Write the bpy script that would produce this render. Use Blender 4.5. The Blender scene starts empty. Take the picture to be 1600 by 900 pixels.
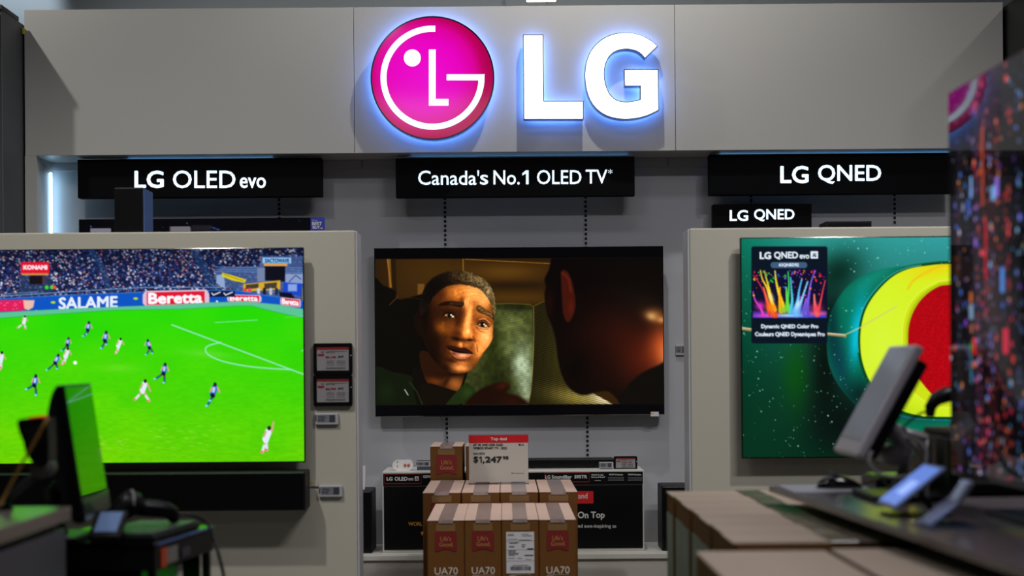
import bpy, bmesh, math, random
import numpy as np
from mathutils import Vector, Matrix
random.seed(7); RNG = np.random.RandomState(11)
SC = bpy.context.scene; COL = SC.collection

# ------------------------------------------------------------------ camera, light, exposure
F = 2222.2; CX = 791.0; CY = 575.0; ROLL = 0.0079; EYE = 1.40      # lens geometry in 1600x900 pixels
cam = bpy.data.cameras.new('camera'); camo = bpy.data.objects.new('camera', cam); COL.objects.link(camo)
cam.lens = 50.0; cam.sensor_width = 36.0; cam.clip_start = 0.05
cam.shift_x = (800 - CX) / 1600; cam.shift_y = (CY - 450) / 1600
camo.matrix_world = Matrix.Translation((0, 0, EYE)) @ Matrix.Rotation(math.radians(90), 4, 'X') @ Matrix.Rotation(-math.atan(ROLL), 4, 'Z')
cam.dof.use_dof = True; cam.dof.focus_distance = 6.9; cam.dof.aperture_fstop = 2.4
SC.camera = camo
SC.view_settings.view_transform = 'Standard'; SC.view_settings.look = 'None'
SC.view_settings.exposure = 0.0; SC.view_settings.gamma = 1.0; SC.view_settings.use_curve_mapping = False
w = bpy.data.worlds.new('world'); SC.world = w; w.use_nodes = True
w.node_tree.nodes['Background'].inputs[0].default_value = (.5, .55, .6, 1); w.node_tree.nodes['Background'].inputs[1].default_value = .05

def area(name, loc, aim, sx, sy, power, col=(1, 1, 1)):
    l = bpy.data.lights.new(name, 'AREA'); l.shape = 'RECTANGLE'; l.size = sx; l.size_y = sy; l.energy = power; l.color = col
    o = bpy.data.objects.new(name, l); COL.objects.link(o); o.location = loc
    o.rotation_euler = (Vector(aim) - Vector(loc)).to_track_quat('-Z', 'Y').to_euler(); return o
def spot(name, loc, aim, power, ang, rad=.035, col=(1, .97, .92), blend=.5):
    l = bpy.data.lights.new(name, 'SPOT'); l.energy = power; l.spot_size = math.radians(ang); l.spot_blend = blend; l.shadow_soft_size = rad; l.color = col
    o = bpy.data.objects.new(name, l); COL.objects.link(o); o.location = loc
    o.rotation_euler = (Vector(aim) - Vector(loc)).to_track_quat('-Z', 'Y').to_euler(); return o
CEIL = 4.3
spot('track_spotlight', (.42, 6.15, 4.25), (.35, 7.2, 2.2), 98, 130, .03)
spot('track_spotlight', (-3.1, 6.0, 4.25), (-1.2, 7.2, 2.2), 84, 120, .03)
spot('track_spotlight', (3.5, 6.0, 4.25), (1.6, 7.2, 2.3), 22, 120, .05)
spot('track_spotlight', (-1.7, 3.2, 4.25), (-2.1, 5.3, .8), 205, 84, .06, blend=.8)
spot('track_spotlight', (1.9, 3.3, 4.25), (2.3, 5.3, .8), 200, 84, .06, blend=.8)
area('overhead_fill_light', (-1.5, 2.4, 4.2), (-1.5, 2.4, 0), 1.2, .3, 20, (.96, .98, 1))  # these unseen overhead area lights are added as general fill
area('overhead_fill_light', (1.6, 2.4, 4.2), (1.6, 2.4, 0), 1.2, .3, 70, (.98, .95, 1))
area('overhead_fill_light', (0, 4.9, 4.2), (0, 5.4, 0), 1.6, .3, 12, (.97, .94, 1))
area('overhead_fill_light', (0, -1.5, 4.1), (0, 1.5, 0), 3, .6, 7, (.93, .96, 1))

# ------------------------------------------------------------------ helpers
def P(px, py, Y):
    dx, dy = px - CX, py - CY
    u = (dx - dy * ROLL) / (1 + ROLL * ROLL); v = (dy + dx * ROLL) / (1 + ROLL * ROLL)
    return Vector((u / F * Y, Y, EYE - v / F * Y))
def X_(px, Y, py=575): return P(px, py, Y).x
def Z_(py, Y, px=791): return P(px, py, Y).z
def lin(c):
    c = np.asarray(c, float) / 255.0
    return np.where(c <= .04045, c / 12.92, ((np.maximum(c, 0) + .055) / 1.055) ** 2.4)
def rgba(c): l = lin(c); return (float(l[0]), float(l[1]), float(l[2]), 1.0)
MATS = {}
def mat(name, col, rough=.5, metal=0, emit=None, es=1.0, noise=0, nscale=30, bump=0, stretch=None, spec=.5, coat=0, trans=0, alpha=1):
    if name in MATS: return MATS[name]
    m = bpy.data.materials.new(name); m.use_nodes = True; nt = m.node_tree; b = nt.nodes['Principled BSDF']
    b.inputs['Base Color'].default_value = rgba(col); b.inputs['Roughness'].default_value = rough; b.inputs['Metallic'].default_value = metal
    b.inputs['Specular IOR Level'].default_value = spec; b.inputs['Coat Weight'].default_value = coat; b.inputs['Coat Roughness'].default_value = .05
    b.inputs['Transmission Weight'].default_value = trans; b.inputs['Alpha'].default_value = alpha
    if emit is not None:
        b.inputs['Emission Color'].default_value = rgba(emit); b.inputs['Emission Strength'].default_value = es
    if noise or bump:
        tc = nt.nodes.new('ShaderNodeTexCoord'); mp = nt.nodes.new('ShaderNodeMapping'); nz = nt.nodes.new('ShaderNodeTexNoise')
        nt.links.new(tc.outputs['Object'], mp.inputs[0]); nt.links.new(mp.outputs[0], nz.inputs['Vector'])
        if stretch: mp.inputs['Scale'].default_value = stretch
        nz.inputs['Scale'].default_value = nscale; nz.inputs['Detail'].default_value = 4
        if noise:
            mx = nt.nodes.new('ShaderNodeMix'); mx.data_type = 'RGBA'
            c = np.array(col, float)
            mx.inputs[6].default_value = rgba(np.clip(c * (1 - noise), 0, 255)); mx.inputs[7].default_value = rgba(np.clip(c * (1 + noise), 0, 255))
            nt.links.new(nz.outputs[0], mx.inputs[0]); nt.links.new(mx.outputs[2], b.inputs['Base Color'])
        if bump:
            bp = nt.nodes.new('ShaderNodeBump'); bp.inputs['Strength'].default_value = bump; bp.inputs['Distance'].default_value = .003
            nt.links.new(nz.outputs[0], bp.inputs['Height']); nt.links.new(bp.outputs[0], b.inputs['Normal'])
    MATS[name] = m; return m

def tag(o, label=None, cat=None, group=None, kind=None):
    if label: o['label'] = label
    if cat: o['category'] = cat
    if group: o['group'] = group
    if kind: o['kind'] = kind
    return o
def empty(name, loc, label, cat, group=None):
    o = bpy.data.objects.new(name, None); COL.objects.link(o); o.location = loc; o.empty_display_size = .05
    return tag(o, label, cat, group)
def worldloc(o):
    v = Vector((0, 0, 0))
    while o: v += o.location; o = o.parent
    return v
def link(name, me, m, parent=None):
    """link a mesh whose vertices are in world coordinates; children keep only the offset to their thing's base"""
    o = bpy.data.objects.new(name, me); COL.objects.link(o)
    for q in (m if isinstance(m, (list, tuple)) else [m]): me.materials.append(q)
    if parent is not None:
        o.parent = parent; me.transform(Matrix.Translation(-worldloc(parent)))
    else:
        n = len(me.vertices); co = np.empty(n * 3); me.vertices.foreach_get('co', co); co = co.reshape(-1, 3)
        c = (co.min(0) + co.max(0)) / 2; c[2] = co[:, 2].min()
        me.transform(Matrix.Translation(Vector(-c))); o.location = c
    return o
class MB:
    def __init__(s): s.bm = bmesh.new(); s.mi = 0
    def _new(s, fs):
        for f in fs: f.material_index = s.mi
    def box(s, x0, x1, y0, y1, z0, z1, bev=0, seg=2, M=None):
        r = bmesh.ops.create_cube(s.bm, size=1)
        vs = r['verts']
        bmesh.ops.scale(s.bm, vec=(x1 - x0, y1 - y0, z1 - z0), verts=vs); bmesh.ops.translate(s.bm, vec=((x0 + x1) / 2, (y0 + y1) / 2, (z0 + z1) / 2), verts=vs)
        fs = set(f for v in vs for f in v.link_faces); s._new(fs)
        if bev:
            es = list(set(e for v in vs for e in v.link_edges))
            rr = bmesh.ops.bevel(s.bm, geom=es, offset=bev, segments=seg, affect='EDGES', profile=.5)
            s._new(rr['faces']); vs = list(set(v for f in rr['faces'] for v in f.verts) | set(v for v in vs if v.is_valid))
        if M is not None: bmesh.ops.transform(s.bm, matrix=M, verts=[v for v in vs if v.is_valid])
        return s
    def prism(s, pts, fr):
        """pts 2-D outline; fr(a, b, k) gives the world point of (a, b) on the front (k=0) or back (k=1)"""
        A = [s.bm.verts.new(fr(a, b, 0)) for a, b in pts]; B = [s.bm.verts.new(fr(a, b, 1)) for a, b in pts]
        n = len(pts); fs = [s.bm.faces.new(A), s.bm.faces.new(B[::-1])]
        for i in range(n): fs.append(s.bm.faces.new((A[i], B[i], B[(i + 1) % n], A[(i + 1) % n])))
        s._new(fs); return s
    def tube(s, pts, r, n=10, cap=True):
        pts = [Vector(p) for p in pts]; rs = r if isinstance(r, (list, tuple)) else [r] * len(pts)
        rings = []; up = Vector((0, 0, 1))
        for i, p in enumerate(pts):
            t = (pts[min(i + 1, len(pts) - 1)] - pts[max(i - 1, 0)]).normalized()
            a = t.cross(up)
            if a.length < .05: a = t.cross(Vector((0, 1, 0)))
            a.normalize(); b = t.cross(a).normalized()
            rings.append([s.bm.verts.new(p + (a * math.cos(k * 2 * math.pi / n) + b * math.sin(k * 2 * math.pi / n)) * rs[i]) for k in range(n)])
        fs = []
        for q, w_ in zip(rings, rings[1:]):
            for k in range(n): fs.append(s.bm.faces.new((q[k], q[(k + 1) % n], w_[(k + 1) % n], w_[k])))
        if cap: fs.append(s.bm.faces.new(rings[0][::-1])); fs.append(s.bm.faces.new(rings[-1]))
        for f in fs: f.smooth = True
        s._new(fs); return s
    def quad(s, pts):
        s._new([s.bm.faces.new([s.bm.verts.new(p) for p in pts])]); return s
    def build(s, name, m, parent=None, smooth=False):
        bmesh.ops.recalc_face_normals(s.bm, faces=s.bm.faces[:])
        me = bpy.data.meshes.new(name); s.bm.to_mesh(me); s.bm.free()
        if smooth:
            for p in me.polygons: p.use_smooth = True
        return link(name, me, m, parent)
def children(o): return [c for c in COL.objects if c.parent == o]
def copy_tree(o, loc, label, group=None):
    c = o.copy(); COL.objects.link(c); c.location = loc; c['label'] = label
    if group: c['group'] = group
    for a in children(o):
        b = a.copy(); COL.objects.link(b); b.parent = c
        for g in children(a):
            d = g.copy(); COL.objects.link(d); d.parent = b
    return c
def cr(pts, n=6, closed=True):
    """Catmull-Rom through the points"""
    p = np.array(pts, float); out = []; N = len(p)
    for i in range(N if closed else N - 1):
        g = lambda k: p[k % N] if closed else p[min(max(k, 0), N - 1)]
        a, b, c, d = g(i - 1), g(i), g(i + 1), g(i + 2)
        for t in np.linspace(0, 1, n, endpoint=False):
            out.append(.5 * ((2 * b) + (-a + c) * t + (2 * a - 5 * b + 4 * c - d) * t * t + (-a + 3 * b - 3 * c + d) * t ** 3))
    if not closed: out.append(p[-1])
    return np.array(out)
def rrect(x0, x1, y0, y1, r, n=5):
    o = []
    for cx, cy, a0 in ((x1 - r, y1 - r, 0), (x0 + r, y1 - r, 90), (x0 + r, y0 + r, 180), (x1 - r, y0 + r, 270)):
        for k in range(n + 1):
            a = math.radians(a0 + 90 * k / n); o.append((cx + r * math.cos(a), cy + r * math.sin(a)))
    return o

# text: glyph outlines as triangles, fitted to a box
_TXT = {}
def text_geo(s):
    if s in _TXT: return _TXT[s]
    c = bpy.data.curves.new('t', 'FONT'); c.body = s; c.size = 1; c.resolution_u = 3
    o = bpy.data.objects.new('t', c); COL.objects.link(o)
    me = bpy.data.meshes.new_from_object(o.evaluated_get(bpy.context.evaluated_depsgraph_get()))
    me.calc_loop_triangles()
    v = np.array([x.co[:2] for x in me.vertices]); t = np.array([x.vertices[:] for x in me.loop_triangles])
    bpy.data.objects.remove(o); bpy.data.curves.remove(c); bpy.data.meshes.remove(me)
    v = v - v.min(0); v = v / v.max(0); _TXT[s] = (v, t); return v, t
def text_mesh(name, items, fr, m, parent):
    for it in items: text_one(name, [it], fr, m, parent)
def text_one(name, items, fr, m, parent):
    """items: (string, a0, a1, b0, b1, bold); fr(a, b) gives the world point.  bold = weight in the units of a, b"""
    V = []; T = []; n0 = 0
    for (s, a0, a1, b0, b1, bo) in items:
        if s == '1':                                    # the numeral with its flag
            wv = abs(a1 - a0); st = np.sign(a1 - a0) * wv * .42
            pv = [(a1 - st, b0), (a1, b0), (a1, b1), (a1 - st, b1), (a0, b1 + (b0 - b1) * .22), (a0, b1 + (b0 - b1) * .38), (a1 - st, b1 + (b0 - b1) * .24)]
            for q in ((0, 1, 2, 3), (3, 4, 5, 6)):
                k = [pv[i] for i in q]; V += [fr(*x) for x in k]; T += [(n0, n0 + 1, n0 + 2), (n0, n0 + 2, n0 + 3)]; n0 += 4
            continue
        v, t = text_geo(s)
        offs = [(0, 0)] if not bo else [(bo * math.cos(k * math.pi / 4), bo * math.sin(k * math.pi / 4)) for k in range(8)]
        for kk, (ox, oy) in enumerate(offs):
            dn = Vector((0, -kk * 8e-5, 0)); sa, sb = np.sign(a1 - a0), np.sign(b1 - b0)
            for x, y in v: V.append(fr(a0 + sa * bo + x * (a1 - a0 - 2 * sa * bo) + ox, b0 + sb * bo + y * (b1 - b0 - 2 * sb * bo) + oy) + dn)
            T += [tuple(int(i) + n0 for i in q) for q in t]; n0 += len(v)
    me = bpy.data.meshes.new(name); me.from_pydata([tuple(x) for x in V], [], T); me.update()
    return link(name, me, m, parent)
def flatfr(Y): return lambda px, py: P(px, py, Y)

# ------------------------------------------------------------------ picture painter for the lit screens
class Canvas:
    def __init__(s, PX, PY):
        s.shape = PX.shape; s.X = PX.ravel().astype(np.float32); s.Y = PY.ravel().astype(np.float32); s.C = np.zeros((s.X.size, 3), np.float32); s.clip = None
    def win(s, x0, x1, y0, y1): return np.nonzero((s.X > x0) & (s.X < x1) & (s.Y > y0) & (s.Y < y1))[0]
    def put(s, i, m, col):
        if s.clip is not None: m = m * s.clip[i]
        m = m[:, None]; col = np.asarray(col, np.float32); s.C[i] = s.C[i] * (1 - m) + col * m
    def sd(s, i, pts):
        p = np.asarray(pts, np.float32); x = s.X[i]; y = s.Y[i]; d = np.full(x.shape, 1e9, np.float32); ins = np.zeros(x.shape, bool)
        for k in range(len(p)):
            a, b = p[k], p[(k + 1) % len(p)]; e = b - a; wx, wy = x - a[0], y - a[1]
            t = np.clip((wx * e[0] + wy * e[1]) / max(e @ e, 1e-9), 0, 1); d = np.minimum(d, (wx - t * e[0]) ** 2 + (wy - t * e[1]) ** 2)
            if a[1] != b[1]:
                c = ((a[1] > y) != (b[1] > y)) & (x < (b[0] - a[0]) * (y - a[1]) / (b[1] - a[1]) + a[0]); ins ^= c
        return np.sqrt(d) * np.where(ins, -1, 1)
    def polymask(s, pts, soft=.7):
        p = np.asarray(pts); e = soft * 2 + 1
        i = s.win(p[:, 0].min() - e, p[:, 0].max() + e, p[:, 1].min() - e, p[:, 1].max() + e)
        return i, np.clip(.5 - s.sd(i, p) / (2 * soft), 0, 1)
    def poly(s, pts, col, soft=.6, alpha=1):
        i, m = s.polymask(pts, soft); s.put(i, m * m * (3 - 2 * m) * alpha, col)
    def rect(s, x0, y0, x1, y1, col, soft=.5, alpha=1): s.poly([(x0, y0), (x1, y0), (x1, y1), (x0, y1)], col, soft, alpha)
    def line(s, pts, w_, col, soft=.5, alpha=1):
        p = np.asarray(pts, np.float32); e = w_ + soft * 2 + 1
        i = s.win(p[:, 0].min() - e, p[:, 0].max() + e, p[:, 1].min() - e, p[:, 1].max() + e); x = s.X[i]; y = s.Y[i]
        d = np.full(x.shape, 1e9, np.float32)
        for a, b in zip(p, p[1:]):
            q = b - a; wx, wy = x - a[0], y - a[1]; t = np.clip((wx * q[0] + wy * q[1]) / max(q @ q, 1e-9), 0, 1)
            d = np.minimum(d, (wx - t * q[0]) ** 2 + (wy - t * q[1]) ** 2)
        s.put(i, np.clip(.5 - (np.sqrt(d) - w_ / 2) / (2 * soft), 0, 1) * alpha, col)
    def ell(s, cx, cy, rx, ry, col, soft=.3, ang=0, alpha=1):
        r = max(rx, ry) * (1 + soft) + 1; i = s.win(cx - r, cx + r, cy - r, cy + r); c, n = math.cos(math.radians(ang)), math.sin(math.radians(ang))
        dx, dy = s.X[i] - cx, s.Y[i] - cy; d = np.hypot((dx * c + dy * n) / rx, (-dx * n + dy * c) / ry)
        s.put(i, np.clip((1 + soft / 2 - d) / soft, 0, 1) * alpha, col)
    def glow(s, cx, cy, rx, ry, col, ang=0, alpha=1, pw=2):
        r = max(rx, ry) * 2.6; i = s.win(cx - r, cx + r, cy - r, cy + r); c, n = math.cos(math.radians(ang)), math.sin(math.radians(ang))
        dx, dy = s.X[i] - cx, s.Y[i] - cy; d = np.hypot((dx * c + dy * n) / rx, (-dx * n + dy * c) / ry)
        s.put(i, np.exp(-d ** pw) * alpha, col)
    def text(s, st, x0, x1, y0, y1, col, bold=0, slope=0, alpha=1):
        """y0 = top, y1 = bottom in picture pixels"""
        v, t = text_geo(st)
        q = np.stack([x0 + bold + v[:, 0] * (x1 - x0 - 2 * bold), y1 - bold - v[:, 1] * (y1 - y0 - 2 * bold)], 1); q[:, 1] += (q[:, 0] - x0) * slope
        i = s.win(x0 - 2, x1 + 2, y0 - 2 - abs(slope) * (x1 - x0), y1 + 2 + abs(slope) * (x1 - x0)); m = np.zeros(i.size, np.float32)
        if not i.size: return
        X, Y = s.X[i], s.Y[i]; sub = [(-.33, -.33), (.33, -.33), (-.33, .33), (.33, .33), (0, 0)]
        offs = [(0, 0)] if not bold else [(bold * math.cos(k * math.pi / 4), bold * math.sin(k * math.pi / 4)) for k in range(8)]
        for sx, sy in sub:
            hit = np.zeros(i.size, bool)
            for ox, oy in offs:
                xx, yy = X + sx * .8 - ox, Y + sy * .8 - oy
                for tr in t:
                    a, b, c = q[tr]; lo = np.minimum(np.minimum(a, b), c); hi = np.maximum(np.maximum(a, b), c)
                    k = np.nonzero((xx >= lo[0]) & (xx <= hi[0]) & (yy >= lo[1]) & (yy <= hi[1]) & ~hit)[0]
                    if not k.size: continue
                    px, py = xx[k], yy[k]
                    d1 = (px - b[0]) * (a[1] - b[1]) - (a[0] - b[0]) * (py - b[1]); d2 = (px - c[0]) * (b[1] - c[1]) - (b[0] - c[0]) * (py - c[1]); d3 = (px - a[0]) * (c[1] - a[1]) - (c[0] - a[0]) * (py - a[1])
                    ng = (d1 < 0) | (d2 < 0) | (d3 < 0); ps = (d1 > 0) | (d2 > 0) | (d3 > 0); hit[k[~(ng & ps)]] = True
            m += hit / len(sub)
        s.put(i, m * alpha, col)
    def grad(s, col0, col1, t): t = np.clip(t, 0, 1)[:, None]; s.C[:] = np.asarray(col0) * (1 - t) + np.asarray(col1) * t
def vnoise(x, y, sc, seed=0):
    r = np.random.RandomState(seed); g = r.rand(64, 64); x = np.asarray(x) / sc; y = np.asarray(y) / sc; xi = np.floor(x).astype(int); yi = np.floor(y).astype(int)
    fx = x - xi; fy = y - yi; fx = fx * fx * (3 - 2 * fx); fy = fy * fy * (3 - 2 * fy); G = lambda a, b: g[a % 64, b % 64]
    return (G(xi, yi) * (1 - fx) + G(xi + 1, yi) * fx) * (1 - fy) + (G(xi, yi + 1) * (1 - fx) + G(xi + 1, yi + 1) * fx) * fy
def screen_mat(name, rough=.12, es=1.0, spec=.12):
    m = bpy.data.materials.new(name); m.use_nodes = True; nt = m.node_tree; b = nt.nodes['Principled BSDF']
    b.inputs['Base Color'].default_value = (.004, .004, .005, 1); b.inputs['Roughness'].default_value = rough; b.inputs['Specular IOR Level'].default_value = spec
    a = nt.nodes.new('ShaderNodeAttribute'); a.attribute_name = 'picture'; nt.links.new(a.outputs['Color'], b.inputs['Emission Color']); b.inputs['Emission Strength'].default_value = es
    return m
def screen_mesh(name, PT, cv, m, parent):
    """PT (h, w, 3) points; cv the painted canvas of the same shape"""
    h, w_ = cv.shape; me = bpy.data.meshes.new(name); me.vertices.add(h * w_); me.vertices.foreach_set('co', PT.reshape(-1).astype(np.float32))
    k = np.arange(h * w_).reshape(h, w_); f = np.stack([k[:-1, :-1], k[1:, :-1], k[1:, 1:], k[:-1, 1:]], -1).reshape(-1, 4)
    n = len(f); me.loops.add(n * 4); me.loops.foreach_set('vertex_index', f.reshape(-1).astype(np.int32)); me.polygons.add(n)
    me.polygons.foreach_set('loop_start', (np.arange(n) * 4).astype(np.int32))
    at = me.color_attributes.new('picture', 'FLOAT_COLOR', 'POINT')
    c = np.ones((h * w_, 4), np.float32); c[:, :3] = lin(np.clip(cv.C, 0, 255)); at.data.foreach_set('color', c.reshape(-1)); me.update(); me.validate()
    return link(name, me, m, parent)
def flat_canvas(x0, x1, y0, y1, Y, step):
    """a fronto-parallel screen whose picture spans unrotated offsets; returns canvas and 3-D points"""
    u = np.arange(x0, x1 + 1e-6, step); v = np.arange(y0, y1 + 1e-6, step); u[-1] = x1; v[-1] = y1; U, V = np.meshgrid(u - CX, v - CY)
    PT = np.stack([U / F * Y, np.full(U.shape, Y), EYE - V / F * Y], -1)
    return Canvas(CX + U + V * ROLL, CY + V - U * ROLL), PT
def unroll(px, py):
    dx, dy = px - CX, py - CY; return CX + dx - dy * ROLL, CY + dy + dx * ROLL

# ------------------------------------------------------------------ materials
M_WALL = mat('wall_paint', (168, 170, 176), .6, noise=.015, nscale=8, bump=.05)
M_HEAD = mat('header_laminate', (172, 171, 167), .38, noise=.02, nscale=60, stretch=(1, 1, 14), bump=.03)
M_PART = mat('partition_laminate', (184, 180, 165), .45, noise=.015, nscale=50, stretch=(14, 1, 1))
M_EDGE = mat('partition_edge', (188, 190, 195), .4)
M_WHITE = mat('white_laminate', (205, 203, 196), .4)
M_BLACK = mat('black_plastic', (7, 7, 9), .35, spec=.25)
M_BLACKG = mat('black_gloss', (7, 8, 10), .15, spec=.35)
M_SATIN = mat('black_satin', (14, 15, 17), .5, spec=.3)
M_DARK = mat('dark_grey', (52, 53, 56), .5)
M_GREY = mat('grey_plastic', (128, 126, 130), .4)
M_CHROME = mat('chrome', (190, 195, 205), .08, 1)
M_CARD = mat('kraft_shaded_sides', (104, 66, 28), .8, noise=.06, nscale=25, bump=.1, spec=.2)  # darkened kraft, shade of the carton sides put into the colour
M_CARDTOP = mat('kraft_lit_flaps', (196, 168, 152), .6, noise=.04, nscale=18, stretch=(1, 6, 1), bump=.1)  # paler kraft, overhead light on the carton tops put into the colour
M_CARDR = mat('kraft_lit_tops', (158, 142, 126), .75, noise=.05, nscale=12, stretch=(1, 8, 1), bump=.1)  # pale kraft for the lit tops of the near right cartons
M_TAPE = mat('clear_packing_tape', (150, 132, 128), .16, noise=.25, nscale=40, stretch=(1, 5, 1), bump=.3)
M_RED = mat('red_print', (116, 14, 14), .6)
M_SHIP = mat('shipping_label_paper', (205, 203, 205), .6)
M_INK = mat('black_ink', (25, 25, 28), .7)
M_PRINTG = mat('white_print_on_kraft', (205, 195, 180), .7)
M_KINK = mat('kraft_letter_print', (166, 116, 62), .7)

# ------------------------------------------------------------------ the room
def st(name, mb, m): o = mb.build(name, m); tag(o, kind='structure'); return o
M_FLOOR = mat('floor_tile', (120, 118, 114), .35, noise=.05, nscale=6)
M_CEIL = mat('ceiling_dark', (120, 124, 128), .8)
M_SHOP = mat('shop_wall', (168, 176, 182), .8)
st('floor', MB().box(-6, 6, -4, 9, -.1, 0), M_FLOOR)
st('ceiling', MB().box(-6, 6, -4, 9, CEIL, CEIL + .1), M_CEIL)
st('wall_rear', MB().box(-6, 6, 9, 9.1, 0, CEIL), M_SHOP)
st('wall_behind_camera', MB().box(-6, 6, -4.1, -4, 0, CEIL), mat('far_shop', (70, 70, 74), .8))
st('wall_far_left', MB().box(-6.1, -6, -4, 9, 0, CEIL), M_DARK)
st('wall_far_right', MB().box(6, 6.1, -4, 9, 0, CEIL), M_DARK)
YW, YH = 7.30, 7.05
XL, XR = X_(38, YH, 120), X_(1568, YH, 100)
ZH0, ZH1 = Z_(237.5, YH), Z_(9.5, YH)
st('wall_back', MB().box(XL, XR, YW, YW + .08, 0, ZH0 + .02), M_WALL)
XLi, XRi = X_(57, YH, 250), X_(1549, YH, 250)
st('wall_left', MB().box(XL, XLi, YH, YW, 0, ZH0), M_HEAD)
st('wall_right', MB().box(XRi, XR, YH, YW, 0, ZH0), M_HEAD)
st('trim_1', MB().box(XLi, XRi, YW - .018, YW, Z_(262, YW), ZH0 - .001), M_WALL)
for n_, pxs in ((2, 566), (3, 795), (4, 1043)):
    x = X_(pxs, YW, 255); st('trim_%d' % n_, MB().box(x - .0015, x + .0015, YW - .020, YW - .0182, Z_(262, YW), ZH0 - .002), M_DARK)

# header
h = empty('header_panel', ((XL + XR) / 2, YH, ZH0), 'wide pale grey header spanning the alcove under the ceiling, carrying the big lit letters', 'header panel')
MB().box(XL, XR, YH + .02, YW + .1, ZH0, ZH1 - .004).build('header_box', M_HEAD, h)
s1, s2 = X_(553, YH, 120), X_(1055, YH, 120)
for a, b in ((XL, s1), (s1, s2), (s2, XR)):
    MB().box(a + .0012, b - .0012, YH, YH + .0195, ZH0 + .0, ZH1, .0015, 1).build('face_panel', M_HEAD, h)
# cove light: strips in the soffit and at the ends of the alcove
M_LED = mat('led_strip', (255, 255, 255), .5, emit=(170, 218, 250), es=13)
M_LEDB = mat('blue_led_strip', (200, 220, 255), .5, emit=(110, 175, 235), es=1.6)
def ledbar(x, dx, label):
    o = empty('led_light_bar', (x, YW - .02, Z_(372, YW)), label, 'light bar', None)
    xa = x - dx * .012
    MB().box(min(xa, xa + dx * .006), max(xa, xa + dx * .006), YW - .05, YW - .001, Z_(600, YW), Z_(264, YW)).build('housing', M_DARK, o)
    MB().tube([(x + dx * .002, YW - .038, Z_(598, YW)), (x + dx * .002, YW - .038, Z_(266, YW))], .0065, 10).build('diffuser', M_LED, o)
ledbar(X_(83, YW, 300), 1, 'vertical white led light bar in the left corner of the alcove')
ledbar(X_(1530, YW, 300), -1, 'vertical white led light bar in the right corner of the alcove, behind the near television')
for a, b, ty, lb in ((190, 420, 249.5, 'thin blue led strip under the header above the leftmost lit sign'), (640, 985, 247.5, 'thin blue led strip under the header above the middle lit sign'), (1130, 1500, 241.5, 'thin blue led strip under the header above the rightmost lit sign')):
    o = MB().box(X_(a, YH, 240), X_(b, YH, 240), 7.16, 7.18, Z_(ty, 7.11, 121 if a < 300 else 618 if a < 800 else 1108) + .0005, Z_(ty, 7.11, 121 if a < 300 else 618 if a < 800 else 1108) + .0035, .001).build('led_strip', M_LEDB); tag(o, lb, 'led strip')

# slotted uprights
def upright(px, y0, y1, label):
    Y = YW; x = X_(px, Y, 400); z1, z0 = Z_(y0, Y), Z_(y1, Y)
    o = empty('slotted_wall_rail', (x, Y, z0), label, 'shelf rail', 'slotted rails on the back wall')
    mb = MB(); mb.box(x - .012, x + .012, Y - .004, Y - .0002, z0, z1, .0008, 1); mb.build('channel', M_WALL, o)
    mb = MB(); n = int((z1 - z0) / .0236)
    for k in range(n): mb.box(x - .0065, x + .0065, Y - .0046, Y - .0041, z0 + .0236 * k + .004, z0 + .0236 * k + .019)
    s_ = mb.build('slots', mat('slot_shadow', (6, 6, 7), .8), o)
for px, a, b, lb in ((437, 262, 356, 'dark slotted rail on the back wall under the right end of the leftmost lit sign'), (696, 262, 744, 'dark slotted rail on the back wall behind the left half of the middle television'),
                     (915.5, 262, 744, 'dark slotted rail on the back wall behind the right half of the middle television'), (1174, 262, 356, 'dark slotted rail under the left end of the rightmost lit sign'), (1398, 262, 356, 'dark slotted rail on the back wall just left of the near television')):
    upright(px, a, b, lb)
for i_, pxs in enumerate((1043,)):
    pass

# neighbouring display walls
z1 = Z_(8, 6.77, 6)
o = empty('display_wall', (-3.2, 6.9, 0), 'tall dark grey display wall standing forward at the left edge beside the header', 'display wall')
xr = X_(35.5, YH, 200)
MB().box(-4.4, xr, 6.77, 7.35, 0, z1 - .02, .003).build('body', mat('neighbour_grey', (70, 74, 76), .5), o)
MB().box(-4.4, xr + .002, 6.76, 7.0, z1 - .02, z1).build('cap', M_DARK, o)
MB().box(-4.4, xr - .022, 6.75, 6.769, 0, z1 - .021).build('front_panel', mat('neighbour_front', (92, 100, 106), .4), o)
o = empty('display_wall', (3.2, 6.9, 0), 'tall black display wall at the right edge beside the header', 'display wall')
xl = X_(1571, YH, 100)
MB().box(xl, 4.6, 6.70, 7.35, 0, z1 + .03, .003).build('body', M_BLACK, o)
MB().box(xl + .05, 4.6, 6.68, 6.699, 0, z1 + .02).build('front_panel', M_SATIN, o)
# yellow tag clipped in the gap
a = P(35.5, 48, 7.03)
o = MB().box(a.x - .006, a.x + .006, 7.035, 7.045, a.z - .015, a.z + .017, .002).build('yellow_tag', mat('yellow_plastic', (190, 180, 30), .4)); tag(o, 'tiny yellow tag in the gap at the top left corner of the header', 'tag')

# lamp behind the header
c = P(846, 2, 8.2)
o = empty('ceiling_light', (c.x, 8.2, c.z), 'warm white ceiling light just showing over the header above the big letters', 'ceiling light')
MB().box(c.x - .12, c.x + .12, 8.12, 8.28, c.z + .03, c.z + .10, .01).build('housing', M_GREY, o)
MB().box(c.x - .085, c.x + .085, 8.14, 8.26, c.z + .012, c.z + .0295, .004).build('diffuser', mat('warm_lamp', (255, 250, 240), .5, emit=(255, 246, 225), es=6), o)
for sx in (-.1, .1): MB().tube([(c.x + sx, 8.2, c.z + .1), (c.x + sx, 8.2, CEIL - .001)], .004).build('hanger', M_DARK, o)
spot('wall_washer_light', (-3.0, 8.35, 4.25), (-3.2, 9, 3.7), 34, 62, .05, (.8, .92, 1))

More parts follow.
